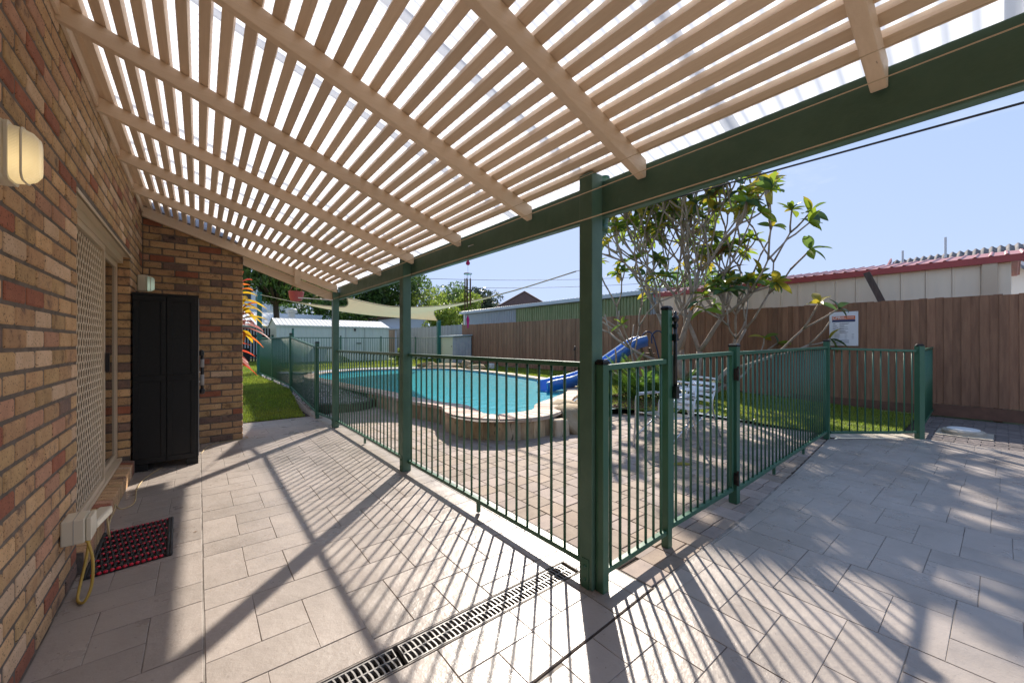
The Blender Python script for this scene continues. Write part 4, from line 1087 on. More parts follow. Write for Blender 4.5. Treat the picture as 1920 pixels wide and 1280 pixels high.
# ================================================================== LINES UNDER THE ROOF
def line(nm, pts, r, mat, label, cat, group=None):
    return tag(part(nm, MB().tube(pts, r, 6), mat, None, pts[0], smooth=True), label, cat, group)
def sag(a, b, s, n=14):
    a, b = Vector(a), Vector(b); return [a.lerp(b, i / n) - Vector((0, 0, 4 * s * (i / n) * (1 - i / n))) for i in range(n + 1)]
cl = thing('clothesline', 'cream clothesline cords strung below the green beam', 'clothesline', (1.4, 6.52, 2.0))
for x, dx in ((1.575, 0), (1.585, .016), (1.33, 0), (1.338, .012), (1.175, 0)):
    z = 1.967 if x > 1.5 else 1.985 if x > 1.25 else 1.975
    part('cord', MB().tube(sag((x + .02, 6.52, z + .03 + dx), (x, -2.9, z), .004), .0017 if x > 1.25 else .0012, 5), m_rope, cl)
part('end_bar', MB().tube([(1.15, 6.52, 2.0), (1.63, 6.52, 2.0)], .008, 8), m_steel, cl)
line('service_cable', sag((3.0, 9, 2.72), (3.0, -6, 2.27), .0), .006, m_cable, 'black cable crossing the sky below the beam at right', 'cable')

# ================================================================== POOL YARD OBJECTS
def boulder(label, c, dims, seed, group, rz=0, flat=.0):
    rg = random.Random(seed); bm = bmesh.new(); bmesh.ops.create_icosphere(bm, subdivisions=3, radius=1)
    ph = [Vector((rg.uniform(-1, 1), rg.uniform(-1, 1), rg.uniform(-1, 1))).normalized() for _ in range(16)]; of = [rg.uniform(.52, .80) for _ in ph]
    for v in bm.verts:
        p = v.co.copy()
        for n_, o_ in zip(ph, of):
            d = p.dot(n_)
            if d > o_: p -= n_ * (d - o_) * .93
        if p.z > .62: p.z = .62 + (p.z - .62) * .25
        p *= 1 + .03 * math.sin(p.x * 7 + seed) * math.cos(p.y * 6)
        v.co = Vector((p.x * dims[0], p.y * dims[1], p.z * dims[2]))
    me = bpy.data.meshes.new('boulder'); bm.to_mesh(me); bm.free(); me.materials.append(m_rock)
    me.polygons.foreach_set('use_smooth', [True] * len(me.polygons))
    o = place('boulder', me, None, c, rz); return tag(o, label, 'boulder', group)
GB = 'sandstone boulders around the pool'
boulder('big flat topped sandstone boulder between the pool wall and the big post', (4.62, 4.25, .12), (.62, .50, .36), 3, GB, .3)
shade_bevel(part('stone_block', MB().hexa([(3.93, 3.93, -.03), (4.18, 3.88, -.03), (4.24, 4.12, -.03), (3.98, 4.17, -.03)], [(3.95, 3.95, .24), (4.17, 3.91, .23), (4.22, 4.10, .22), (3.99, 4.15, .24)]), m_stone[1], rw, org=(4.05, 4.1, 0)), .03, 3)
boulder('low pale boulder behind the big flat one beside the pool coping', (5.0, 4.72, .20), (.55, .36, .22), 9, GB, .5)
boulder('sandstone boulder half hidden behind the big post near the palm', (5.75, 4.95, .12), (.45, .35, .28), 13, GB, .2)
boulder('long low mossy boulder at the far edge of the pool', (8.25, 14.9, .30), (.85, .45, .26), 17, GB, -.6)
boulder('pointed upright boulder at the far edge of the pool', (8.75, 14.0, .38), (.30, .32, .34), 21, GB, .2)
boulder('rounded boulder at the right end of the far pool rocks', (8.78, 13.15, .33), (.42, .62, .24), 26, GB, .3)
boulder('flat pinkish boulder at the left end of the far pool rocks', (7.85, 15.75, .34), (.50, .40, .28), 30, GB, .1)
sk = tag(part('skimmer_box', MB().box(9.22, 9.40, 12.9, 13.1, .26, .50), m_white, None, (9.3, 13, .26)), 'small white box on the grass behind the pool', 'box'); shade_bevel(sk, .02, 2)
gl = thing('garden_spike', 'thin black tap standpipe in the lawn before the brown fence', 'standpipe', (8.99, 8.17, .25))
part('stem', MB().tube([(8.99, 8.17, .22), (8.99, 8.17, 1.12)], .012, 8), m_blackm, gl)
part('tap_head', MB().lathe([(.01, 0), (.022, .01), (.022, .08), (.01, .10), (.03, .11), (.03, .13), (.01, .14)], (8.99, 8.17, 1.1), 10).tube([(8.99, 8.17, 1.15), (8.9, 8.13, 1.16), (8.88, 8.12, 1.10)], .01, 8), m_blackm, gl)

# slide
sd = thing('pool_slide', 'blue fibreglass pool slide dropping into the pool', 'slide', (7.6, 6.1, .25))
ctrl = [(6.15, 6.55, .25), (6.45, 6.45, .31), (6.87, 6.31, .38), (7.35, 6.02, .60), (7.85, 5.70, .98), (8.15, 5.50, 1.22), (8.36, 5.36, 1.30)]
path = catmull([Vector(p) for p in ctrl], 8, closed=False) + [Vector(ctrl[-1])]
prof = [(-.29, .175), (-.265, .20), (-.235, .185), (-.215, .06), (-.16, .0), (0, -.02), (.16, .0), (.215, .06), (.235, .185), (.265, .20), (.29, .175), (.29, .09), (.245, .06), (.20, -.04), (0, -.06), (-.20, -.04), (-.245, .06), (-.29, .09)]
vs = []; m_ = len(prof)
for i, p in enumerate(path):
    t = (path[min(i + 1, len(path) - 1)] - path[max(i - 1, 0)]).normalized(); sidev = Vector((t.y, -t.x, 0)).normalized(); up = sidev.cross(t).normalized()
    k = .86 + .14 * sm(6, 0, i)
    for a, b in prof: q = p + sidev * a * k + up * b; vs.append(tuple(q))
f = [(i * m_ + j, i * m_ + (j + 1) % m_, (i + 1) * m_ + (j + 1) % m_, (i + 1) * m_ + j) for i in range(len(path) - 1) for j in range(m_)]
f += [tuple(range(m_)), tuple((len(path) - 1) * m_ + j for j in reversed(range(m_)))]
part('chute', MB().add(vs, f), m_slide, sd, smooth=True)
for sgn in (-1, 1):
    pts = []
    for i, p in enumerate(path):
        t = (path[min(i + 1, len(path) - 1)] - path[max(i - 1, 0)]).normalized(); sidev = Vector((t.y, -t.x, 0)).normalized(); up = sidev.cross(t).normalized()
        pts.append(p + sidev * sgn * .262 * (.86 + .14 * sm(6, 0, i)) + up * .200)
    part('rolled_edge', MB().tube(pts, .017, 8), m_slide_w, sd, smooth=True)
tt = (path[-1] - path[-9]); tt.z = 0; tt.normalize(); sv = Vector((tt.y, -tt.x, 0)); top = path[-1]
for s_ in (-.24, .24):
    a = top + sv * s_; part('timber_leg', MB().beam(a + Vector((0, 0, -.08)), a + tt * .45 + Vector((0, 0, -1.2)), .09, .045), m_wood, sd, org=tuple(a))
for k in range(4):
    c = top + tt * (.10 + .11 * k) + Vector((0, 0, -.22 - .28 * k)); part('step', MB().beam(c - sv * .24, c + sv * .24, .14, .03), m_wood, sd, org=tuple(c))
for s_ in (-.27, .27):
    a = top + sv * s_ + tt * .05
    pts = catmull([a + Vector((0, 0, .02)), a + Vector((0, 0, .20)), a + tt * .12 + Vector((0, 0, .31)), a + tt * .27 + Vector((0, 0, .22)), a + tt * .42 + Vector((0, 0, -.3)), a + tt * .62 + Vector((0, 0, -1.15))], 8, closed=False)
    part('handrail', MB().tube(pts, .017, 8), m_wirebl, sd, smooth=True)
a = (path[10]); part('chute_support', MB().beam((7.35, 6.05, .56), (7.35, 6.05, .1), .06, .06), m_wood, sd, org=(7.35, 6.05, .1))

# chairs
def chair(label, x, y, rz):
    t = thing('aluminium_chair', label, 'chair', (x, y, 0), 'aluminium slatted chairs in the pool yard'); t.rotation_euler.z = rz
    # local: seat faces +x
    def P(nm, mb, mat=m_steel, smooth=True, org=(0, 0, 0)):
        me = mb.mesh(nm, mat, org, smooth); o = bpy.data.objects.new(nm, me); COL.objects.link(o); o.parent = t; o.location = org; return o
    r = .0125
    for s in (-1, 1):
        fr = catmull([Vector(p) for p in ((.27, s * .27, 0), (.235, s * .27, .35), (.22, s * .275, .60), (.17, s * .28, .655), (.0, s * .28, .665), (-.2, s * .275, .665), (-.235, s * .265, .66))], 6, closed=False)
        P('front_leg', MB().tube(fr, r, 8))
        bk = [(-.35, s * .25, 0), (-.20, s * .255, .42), (-.235, s * .25, .62), (-.30, s * .235, .80)]
        P('rear_leg', MB().tube(catmull([Vector(p) for p in bk], 6, closed=False) + [Vector(bk[-1])], r, 8))
        P('cross_stretcher', MB().tube([(.25, s * .262, .12), (-.20, s * .245, .40)], .009, 6))
        P('seat_rail', MB().tube([(.235, s * .25, .43), (-.21, s * .24, .41)], .010, 8))
        P('arm_pad', MB().box(-.16, .16, s * .28 - .022, s * .28 + .022, .676, .688))
    P('top_rail', MB().tube(catmull([Vector(p) for p in ((-.30, -.235, .80), (-.315, -.2, .815), (-.33, 0, .82), (-.315, .2, .815), (-.30, .235, .80))], 5, closed=False), .017, 8))
    for k in range(7):
        xx = .23 - k * .064; z = .442 - .012 * math.sin(k / 6 * math.pi) - k * .003
        P('seat_slat', MB().add([(xx, -.25, z), (xx, .25, z), (xx - .05, .25, z - .003), (xx - .05, -.25, z - .003), (xx, -.25, z + .006), (xx, .25, z + .006), (xx - .05, .25, z + .003), (xx - .05, -.25, z + .003)],
                                [(0, 1, 2, 3), (7, 6, 5, 4), (0, 4, 5, 1), (1, 5, 6, 2), (2, 6, 7, 3), (3, 7, 4, 0)]), smooth=False, org=(xx, 0, z))
    for k in range(4):
        z = .49 + k * .078; xx = -.222 - (z - .5) * .24
        P('back_slat', MB().add([(xx, -.24, z), (xx - .012, 0, z), (xx, .24, z), (xx - .012, .24, z + .040), (xx - .024, 0, z + .040), (xx - .012, -.24, z + .040), (xx - .005, -.24, z), (xx - .017, 0, z), (xx - .005, .24, z), (xx - .017, .24, z + .040), (xx - .029, 0, z + .040), (xx - .017, -.24, z + .040)],
                                [(0, 1, 4, 5), (1, 2, 3, 4), (11, 10, 7, 6), (10, 9, 8, 7), (0, 6, 7, 1), (1, 7, 8, 2), (5, 4, 10, 11), (4, 3, 9, 10)]), smooth=False, org=(xx, 0, z))
    return t
chair('nearer aluminium slatted chair facing left behind the latch post', 4.60, 2.66, R(172))
chair('farther aluminium slatted chair facing left behind the gate', 5.55, 2.86, R(160))

# frangipani
def frangipani(base):
    rg = random.Random(23); t = thing('frangipani_tree', 'half bare multi stemmed frangipani tree with yellow and green leaves behind the gate', 'tree', base)
    mb = MB(); tips = []
    lat = Vector((CS, -SN, 0)); dep = Vector((SN, CS, 0)); cen = Vector(base) + Vector((0, 0, 3.25)) - lat * .12
    def grow(p, d, r, L_, lv):
        if p.z > 5.0 and lv > 2: lv = max(lv, 8)
        pts = [p]; rs = [r]; n_ = 3
        for i in range(n_):
            up = .10 if lv < 6 else .16
            d = (d + Vector((rg.uniform(-.16, .16), rg.uniform(-.16, .16), rg.uniform(-.08, .12) + up))).normalized()
            q = pts[-1] + d * L_ / n_; pts.append(q); rs.append(r * (1 - .22 * (i + 1) / n_))
        rs[0] = r * 1.02
        mb.tube(pts, rs, 9 if lv < 3 else 6 if lv < 6 else 5)
        p = pts[-1]; r2 = rs[-1]
        o = p - cen; e = (o.dot(lat) / 2.15) ** 2 + (o.dot(dep) / 2.2) ** 2 + (o.z / 1.95) ** 2
        if lv >= 6 or (e > 1.0 and lv >= 3): tips.append((p, d)); return
        nb = 1 if (lv > 2 and rg.random() < .22) else 2 if rg.random() < .9 else 3
        a0 = rg.uniform(0, 6.28); ax = d.orthogonal().normalized(); ay = d.cross(ax)
        for k in range(nb):
            a = a0 + 2 * math.pi * k / nb + rg.uniform(-.35, .35); sp = R(rg.uniform(24, 44)) * (.5 if nb == 1 else 1)
            dd = d * math.cos(sp) + (ax * math.cos(a) + ay * math.sin(a)) * math.sin(sp)
            if dd.z < -.1: dd.z *= -.3
            grow(p, dd.normalized(), max(.020, r2 * rg.uniform(.74, .86)), L_ * rg.uniform(.74, .92), lv + 1)
    B = Vector(base)
    for (la, de, ti, r, L_) in ((-.22, .0, 1.0, .095, 1.15), (.32, -.1, 1.0, .085, 1.15), (.0, .35, 1.1, .085, 1.2), (-.85, .15, .85, .06, 1.05), (1.35, -.1, .50, .055, .74), (.75, -.3, .95, .065, 1.05), (-1.3, -.2, .60, .045, .9)):
        d = (lat * la + dep * de + Vector((0, 0, ti))).normalized(); grow(B + lat * la * .12 + dep * de * .12 - Vector((0, 0, .1)), d, r, L_, 0)
    part('trunk', mb, m_bark, t, smooth=True)
    # leaves
    lm = {}
    def leafmesh(k):
        if k not in lm:
            vs = []; n_ = 6; Lf = .34
            cv = {'green': .25, 'deep': .35, 'lime': .15, 'yellow': .3, 'brown': .9}[k]
            for i in range(n_ + 1):
                u = i / n_; w = .070 * (math.sin(math.pi * min(1, u * .96 + .03)) ** .75) * (1 if k != 'brown' else .7); z = -cv * u * u * Lf
                x = Lf * u * (1 - cv * .2 * u)
                vs += [(x, -w, z + w * .45), (x, 0, z), (x, w, z + w * .45)]
            f = []
            for i in range(n_): f += [(i * 3, i * 3 + 1, i * 3 + 4, i * 3 + 3), (i * 3 + 1, i * 3 + 2, i * 3 + 5, i * 3 + 4)]
            lm[k] = MB().add(vs, f).mesh('leaf', m_lf[k], smooth=True)
        return lm[k]
    P = []
    for p, d in tips:
        h = (p.z - base[2]) / 5
        if rg.random() > (.50 + .48 * sm(.32, .55, h)): continue
        nl = rg.choice((5, 6, 7, 8, 9)) if h > .45 else rg.choice((3, 4, 5)); a0 = rg.uniform(0, 6.28)
        kind = rg.choices(('green', 'deep', 'lime', 'yellow', 'brown'), (20, 10, 42, 24, 5) if h > .45 else (12, 6, 50, 24, 4))[0]
        ax = d.orthogonal().normalized(); ay = d.cross(ax)
        for k in range(nl):
            a = a0 + 2.4 * k; out = (ax * math.cos(a) + ay * math.sin(a)); dr = (out * rg.uniform(.7, 1.1) + d * rg.uniform(.25, .9) - Vector((0, 0, rg.uniform(0, .4)))).normalized()
            kk = kind if rg.random() < .55 else rg.choice(('green', 'lime', 'yellow', 'deep'))
            P.append((p, dr, kk, rg.uniform(.62, 1.12)))
    rg.shuffle(P); P.sort(key=lambda q: q[0].dot(dep))
    rest = {k: MB() for k in m_lf}; mats = [m_lf[k] for k in m_lf]; ks = list(m_lf); allr = MB()
    for i, (p, dr, k, s_) in enumerate(P):
        z = Vector((0, 0, 1)); y = z.cross(dr).normalized(); z2 = dr.cross(y); Mx = Matrix((dr, y, z2)).transposed().to_4x4()
        Mx = Mx @ Matrix.Rotation(rg.uniform(-.7, .7), 4, 'X')
        if i < 300:
            o = bpy.data.objects.new('leaf', leafmesh(k)); COL.objects.link(o); o.parent = t; o.matrix_basis = Matrix.Translation(p - Vector(base)) @ Mx @ Matrix.Scale(s_, 4)
        else:
            me = leafmesh(k); allr.add([tuple(p + (Mx.to_3x3() @ v.co) * s_) for v in me.vertices], [tuple(q.vertices) for q in me.polygons], ks.index(k))
    if allr.v: stuff(part('leaf_rest', allr, mats, t))
    print('frangipani tips', len(tips), 'leaves', len(P))
frangipani((8.80, 4.50, .10))

# palms and bed
BED = [(5.95, 4.70), (6.2, 4.32), (6.58, 3.92), (7.15, 3.62), (8.4, 4.1), (9.6, 4.2), (9.6, 5.3), (8.2, 5.5), (7.2, 5.5), (6.5, 5.4)]
area('garden_bed', BED, .3, lambda x, y: g(x, y) + .02, m_soil)
pebbles('mulch', BED, lambda x, y: g(x, y) + .02, 2500, .012, .04, m_mulch, 'red brown bark mulch under the palm clump', 'mulch', 8)
def palm(label, c, h, nf, seed, spread=1.0):
    rg = random.Random(seed); t = thing('palm_clump', label, 'palm', c, 'low palm plants beside the pool slide')
    B = Vector(c)
    for k in range(nf):
        a = 2 * math.pi * k / nf * 2.4 + rg.uniform(-.3, .3); L_ = h * rg.uniform(.75, 1.15); el = R(rg.uniform(38, 80)); d0 = Vector((math.cos(a) * math.cos(el), math.sin(a) * math.cos(el), math.sin(el)))
        b0 = B + Vector((rg.uniform(-.10, .10), rg.uniform(-.10, .10), 0)) * spread * 1.5; n_ = 16; pts = [b0]; d = d0.copy()
        for i in range(n_): d = (d + Vector((0, 0, -.055 - .05 * i / n_))).normalized(); pts.append(pts[-1] + d * L_ / n_)
        mb = MB(); mb.tube(pts, [.008 * (1 - .8 * i / n_) for i in range(n_ + 1)], 4)
        for i in range(3, n_ + 1):
            for u in (0, .5):
                if i == n_ and u: continue
                p = pts[i].lerp(pts[min(i + 1, n_)], u); t_ = (pts[min(i + 1, n_)] - pts[i - 1]).normalized(); sdv = t_.cross(Vector((0, 0, 1))).normalized(); s_ = (i + u) / n_
                ll = .26 * math.sin(math.pi * min(1, .18 + .78 * s_)) * L_
                for sg in (-1, 1):
                    dr = (sdv * sg * .9 + t_ * .75 + Vector((0, 0, .18))).normalized(); w = t_ * .0085
                    e = p + dr * ll + Vector((0, 0, -.25 * ll)); m2 = p + dr * ll * .5 + Vector((0, 0, -.02))
                    mb.add([p - w * .6, p + w * .6, m2 + w * 1.3, m2 - w * 1.3, e], [(0, 1, 2, 3), (3, 2, 4)])
        part('frond', mb, m_palm, t, org=tuple(b0))
palm('bright green palm clump nearest the big post beside the slide', (6.95, 4.78, .08), 1.05, 17, 3)
palm('palm clump directly behind the narrow fence panel', (7.45, 4.55, .10), 1.0, 16, 5)
palm('smaller palm clump seen through the gate bars by the tree trunk', (8.35, 4.55, .12), .85, 12, 9)

# sail and posts
GS = 'teal green steel posts holding the shade sail'
def steel_post(label, x, y, z0, z1, w=.09):
    t = thing('sail_post', label, 'post', (x, y, z0), GS); o = part('column', MB().box(x - w / 2, x + w / 2, y - w / 2, y + w / 2, z0, z1), m_green2, t); shade_bevel(o, .006)
    part('cap', MB().box(x - w / 2 - .006, x + w / 2 + .006, y - w / 2 - .006, y + w / 2 + .006, z1 + .001, z1 + .012), m_green2, t)
    part('eye_bolt', MB().tube([(x - .05, y - .1, z1 - .08), (x, y, z1 - .08)], .008, 6), m_steel, t)
steel_post('left teal sail post at the end of the level fence run', 1.54, 15.15, .2, 2.98, .13)
steel_post('teal sail post beside the small storage shed behind the pool', 9.05, 17.0, .2, 2.42, .16)
steel_post('teal sail post hidden just behind the nearest big timber post', 5.74, 4.94, .0, 2.80, .06)
A_, B_, C_, D_ = Vector((2.32, 13.5, 2.57)), Vector((8.55, 16.2, 2.36)), Vector((5.55, 5.02, 2.68)), Vector((2.15, 7.6, 2.17))
sail = thing('shade_sail', 'cream four cornered shade sail stretched over the pool', 'shade sail', (4.5, 10, 2.4))
n_ = 28
def edge(P):
    c = catmull([Vector(p) for p in P], 12, closed=False) + [Vector(P[-1])]; L_ = [0]
    for i in range(1, len(c)): L_.append(L_[-1] + (c[i] - c[i - 1]).length)
    out = []
    for i in range(n_ + 1):
        s_ = L_[-1] * i / n_; k = 0
        while k < len(c) - 2 and L_[k + 1] < s_: k += 1
        out.append(c[k].lerp(c[k + 1], (s_ - L_[k]) / max(1e-6, L_[k + 1] - L_[k])))
    return out
eDC = edge([D_, (3.5, 8.7, 2.16), (4.77, 8.35, 2.26), (5.31, 6.75, 2.45), C_]); eAB = edge([A_, (3.54, 14.0, 2.43), (5.38, 15.0, 2.37), B_])
eDA = edge([D_, (2.75, 10.2, 2.22), A_]); eCB = edge([C_, (5.45, 7.0, 2.47), (5.80, 10.0, 2.44), (6.85, 13.2, 2.52), B_])
vs = []
for i in range(n_ + 1):
    for j in range(n_ + 1):
        u, v = i / n_, j / n_
        p = eDC[i] * (1 - v) + eAB[i] * v + eDA[j] * (1 - u) + eCB[j] * u - (D_ * (1 - u) * (1 - v) + C_ * u * (1 - v) + A_ * (1 - u) * v + B_ * u * v)
        vs.append(tuple(p))
f = [(i * (n_ + 1) + j, i * (n_ + 1) + j + 1, (i + 1) * (n_ + 1) + j + 1, (i + 1) * (n_ + 1) + j) for i in range(n_) for j in range(n_)]
part('cloth', MB().add(vs, f), m_sail, sail, smooth=True)
I = lambda i, j: Vector(vs[i * (n_ + 1) + j])
for nm, L_ in (('DC', [I(i, 0) for i in range(n_ + 1)]), ('CB', [I(n_, j) for j in range(n_ + 1)]), ('BA', [I(i, n_) for i in range(n_ + 1)]), ('AD', [I(0, j) for j in range(n_ + 1)])):
    part('hem', MB().tube(L_, .012, 5), m_sail, sail, smooth=True)
for a, b in ((A_, (1.56, 15.05, 2.90)), (B_, (9.0, 16.95, 2.34)), (C_, (5.70, 4.97, 2.72)), (D_, (1.80, 6.70, 2.06))):
    part('tension_rope', MB().tube([a, b], .007, 5), m_rope, sail)

# hanging pot
hp = thing('hanging_pot', 'pink plastic hanging pot below the end of the patio roof', 'plant pot', (1.165, 6.76, 2.05))
x, y = 1.165, 6.76
prof = [(.045, -.085), (.078, -.075), (.098, -.02), (.106, .045), (.110, .05), (.110, .062), (.100, .062), (.098, .045), (.09, .0), (.05, -.06)]
part('pot', MB().lathe(prof, (x, y, 2.055), 20), m_pink, hp, smooth=True)
for k in range(3):
    a = k * 2.09 + .4; part('hanger', MB().tube([(x + .105 * math.cos(a), y + .105 * math.sin(a), 2.115), (x, y - .06, 2.30)], .0025, 5), m_pink, hp)
part('hanger_hook', MB().tube([(x, y - .06, 2.30), (x, y - .08, 2.34), (x, y - .115, 2.34)], .004, 5), m_steel, hp)

# wind chime
wc = thing('wind_chime', 'wind chime with dark metal tubes and purple beads hanging from the beam', 'wind chime', (1.70, 2.70, 2.1))
x, y = 1.70, 2.70
part('hook', MB().tube([(1.735, y - .03, 2.125), (1.72, y, 2.12), (x, y, 2.11)], .003, 5), m_steel, wc)
part('string', MB().tube([(x, y, 2.11), (x, y, 1.55)], .0012, 4), m_chime, wc)
for z, r in ((2.0, .011), (1.985, .018)): part('bead', MB().lathe([(.002, -r), (r * .7, -r * .7), (r, 0), (r * .7, r * .7), (.002, r)], (x, y, z - .01), 10), m_mag, wc, smooth=True)
part('top_ring', MB().lathe([(.02, 0), (.034, .0), (.034, .008), (.02, .008)], (x, y, 1.885), 16), m_steel, wc)
for k in range(5):
    a = k * 1.257; xx, yy = x + .024 * math.cos(a), y + .024 * math.sin(a); L_ = (.20, .23, .26, .19, .22)[k]
    part('chime_tube', MB().tube([(xx, yy, 1.85), (xx, yy, 1.85 - L_)], .0055, 8), m_chime, wc, smooth=True)
    part('tube_string', MB().tube([(xx, yy, 1.885), (xx, yy, 1.85)], .0008, 4), m_chime, wc)
part('clapper_disc', MB().lathe([(.018, 0), (.018, .006)], (x, y, 1.74), 12), m_steel, wc)
part('wind_sail', MB().add([(x - .012, y - .008, 1.45), (x + .012, y + .008, 1.45), (x + .022, y + .012, 1.52), (x, y, 1.56), (x - .022, y - .012, 1.52), (x - .012, y - .008, 1.453), (x + .012, y + .010, 1.453), (x + .022, y + .014, 1.52), (x, y + .002, 1.56), (x - .022, y - .010, 1.52)], [(0, 1, 2, 3, 4), (9, 8, 7, 6, 5), (0, 5, 6, 1), (1, 6, 7, 2), (2, 7, 8, 3), (3, 8, 9, 4), (4, 9, 5, 0)]), m_mag, wc)

# fence sign
sg = thing('pool_sign', 'white printed pool safety sign screwed to the brown fence', 'sign', (10.395, 2.05, 1.63))
sx = FXB - .026; SY_, SZ_ = (1.822, 2.286), (1.275, 1.975)
part('board', MB().box(sx - .004, sx, SY_[0], SY_[1], SZ_[0], SZ_[1]), m_signw, sg)
W_ = SY_[1] - SY_[0]; H_ = SZ_[1] - SZ_[0]
def pr(nm, u0, u1, v0, v1, mat, k=1):                   # u from the left edge as seen, v from the top
    part(nm, MB().box(sx - .004 - .0012 * k, sx - .0041, SY_[1] - u1 * W_, SY_[1] - u0 * W_, SZ_[1] - v1 * H_, SZ_[1] - v0 * H_), mat, sg)
pr('orange_band', .10, .90, .125, .225, m_signo); pr('navy_band', .10, .90, .230, .300, m_signb)
rg = random.Random(2); ink = MB()
def inkbox(u0, u1, v0, v1): ink.box(sx - .0052, sx - .0041, SY_[1] - u1 * W_, SY_[1] - u0 * W_, SZ_[1] - v1 * H_, SZ_[1] - v0 * H_)
for k, (v, w1, w2) in enumerate(((.345, .10, .34), (.40, .14, .18), (.455, .20, .28), (.505, .10, .30), (.56, .16, .22), (.605, .06, .30))):
    inkbox(.12, .12 + w1, v, v + .014); inkbox(.36, .36 + w2, v - .004, v + .005); inkbox(.36, .36 + w2 * rg.uniform(.5, .9), v + .012, v + .019)
for v in (.66, .70, .745, .785): inkbox(.18, .18 + rg.uniform(.12, .22), v, v + .008); inkbox(.54, .54 + rg.uniform(.06, .12), v, v + .007); inkbox(.78, .86, v, v + .007)
for v in (.84, .895): inkbox(.12, .32, v, v + .015); inkbox(.36, .36 + .33, v - .003, v + .012)
part('printed_lines', ink, m_ink, sg)
def text(body, size, loc, mat, parent, nm='lettering'):
    cu = bpy.data.curves.new(nm, 'FONT'); cu.body = body; cu.size = size; cu.extrude = .0006; cu.offset = .001; cu.materials.append(mat)
    tmp = bpy.data.objects.new('tmp', cu); COL.objects.link(tmp); dg = bpy.context.evaluated_depsgraph_get(); me = bpy.data.meshes.new_from_object(tmp.evaluated_get(dg)); bpy.data.objects.remove(tmp)
    if not me.materials: me.materials.append(mat)
    o = bpy.data.objects.new(nm, me); COL.objects.link(o); o.parent = parent; o.matrix_basis = Matrix.Translation(Vector(loc) - wp(parent)) @ Matrix.Rotation(R(-90), 4, 'Z') @ Matrix.Rotation(R(90), 4, 'X'); return o
text('CPR', .072, (sx - .0062, SY_[1] - .115 * W_, SZ_[1] - .208 * H_), m_signw, sg)
inkw = MB()
for u0, u1, v in ((.36, .52, .155), (.36, .58, .185), (.62, .86, .165)): inkw.box(sx - .0062, sx - .0053, SY_[1] - u1 * W_, SY_[1] - u0 * W_, SZ_[1] - (v + .014) * H_, SZ_[1] - v * H_)
part('header_lines', inkw, m_signw, sg)
for u, v in ((.04, .03), (.96, .03), (.04, .97), (.96, .97)): part('screw', MB().tube([(sx - .004, SY_[1] - u * W_, SZ_[1] - v * H_), (sx - .008, SY_[1] - u * W_, SZ_[1] - v * H_)], .006, 8), m_handle, sg)

# inspection cover, leaf litter
ic = thing('inspection_cover', 'round concrete inspection cover with white lid on the side path', 'drain cover', (8.69, .36, 0))
part('collar', MB().lathe([(.215, -.02), (.215, .055), (.20, .07), (.10, .07)], (8.69, .36, 0), 28), m_conc, ic); part('lid', MB().lathe([(.165, .071), (.165, .085), (.15, .09)], (8.69, .36, 0), 28), m_white, ic)
part('collar_base', MB().box(8.40, 8.98, .08, .62, .0022, .012), m_conc, ic)
tag(part('fallen_leaf', MB().add([(4.0, 2.28, .004), (4.06, 2.25, .02), (4.16, 2.20, .025), (4.24, 2.12, .004), (4.15, 2.14, .006), (4.07, 2.20, .008)], [(0, 1, 5), (1, 2, 4, 5), (2, 3, 4)]), m_lf['yellow'], None, (4.1, 2.2, 0)), 'large yellow fallen leaf on the pavers behind the gate', 'leaf')
rg = random.Random(6); mb = MB()
for k in range(170):
    x, y = rg.uniform(5.6, 8.2), rg.uniform(1.8, 4.6)
    if not (inside(x, y, LAWN) or rg.random() < .08): continue
    a = rg.uniform(0, 6.3); s_ = rg.uniform(.02, .05); z = max(g(x, y), 0) + .03; c, s2 = math.cos(a) * s_, math.sin(a) * s_
    mb.add([(x - c, y - s2, z), (x + s2 * .4, y - c * .4, z + .01), (x + c, y + s2, z + .004), (x - s2 * .4, y + c * .4, z + .008)], [(0, 1, 2, 3)])
o = part('leaf_litter', mb, m_lf['brown'], None, (0, 0, 0)); o['label'] = 'small brown dry leaves scattered on the lawn edge'; o['category'] = 'leaf litter'; stuff(o)

# ================================================================== BEYOND THE FENCES
def ribbed(mb, a, b, z0, z1, pitch, dep, nrm_, mi=0, duty=.25):
    """vertical ribbed cladding from a to b"""
    a = Vector(a); b = Vector(b); L_ = (b - a).length; u = (b - a) / L_; n_ = Vector(nrm_); k = int(L_ / pitch); P = []
    for i in range(k + 1):
        s0 = i * pitch; P += [(s0, 0), (min(L_, s0 + pitch * (1 - duty)), 0), (min(L_, s0 + pitch * (1 - duty * .8)), dep), (min(L_, s0 + pitch * (1 - duty * .2)), dep)]
    vs = [(a.x + u.x * s + n_.x * d, a.y + u.y * s + n_.y * d, z0) for s, d in P] + [(a.x + u.x * s + n_.x * d, a.y + u.y * s + n_.y * d, z1) for s, d in P]
    m = len(P); return mb.add(vs, [(i, i + 1, m + i + 1, m + i) for i in range(m - 1)], mi)
def corr_roof(mb, p0, p1, up, pitch, amp, wave=True, seg=6, mi=0):
    """sheet from edge p0-p1 rising along up; corrugations run along up"""
    p0 = Vector(p0); p1 = Vector(p1); up = Vector(up); L_ = (p1 - p0).length; u = (p1 - p0) / L_; n_ = u.cross(up).normalized()
    if n_.z < 0: n_ = -n_
    k = int(L_ / pitch * seg); vs = []
    for i in range(k + 1):
        s = L_ * i / k; ph = (s / pitch) % 1
        h = amp * math.cos(2 * math.pi * ph) if wave else (amp if ph < .22 else 0)
        q = p0 + u * s + n_ * h; vs += [tuple(q), tuple(q + up)]
    return mb.add(vs, [(2 * i, 2 * i + 1, 2 * i + 3, 2 * i + 2) for i in range(k)], mi)

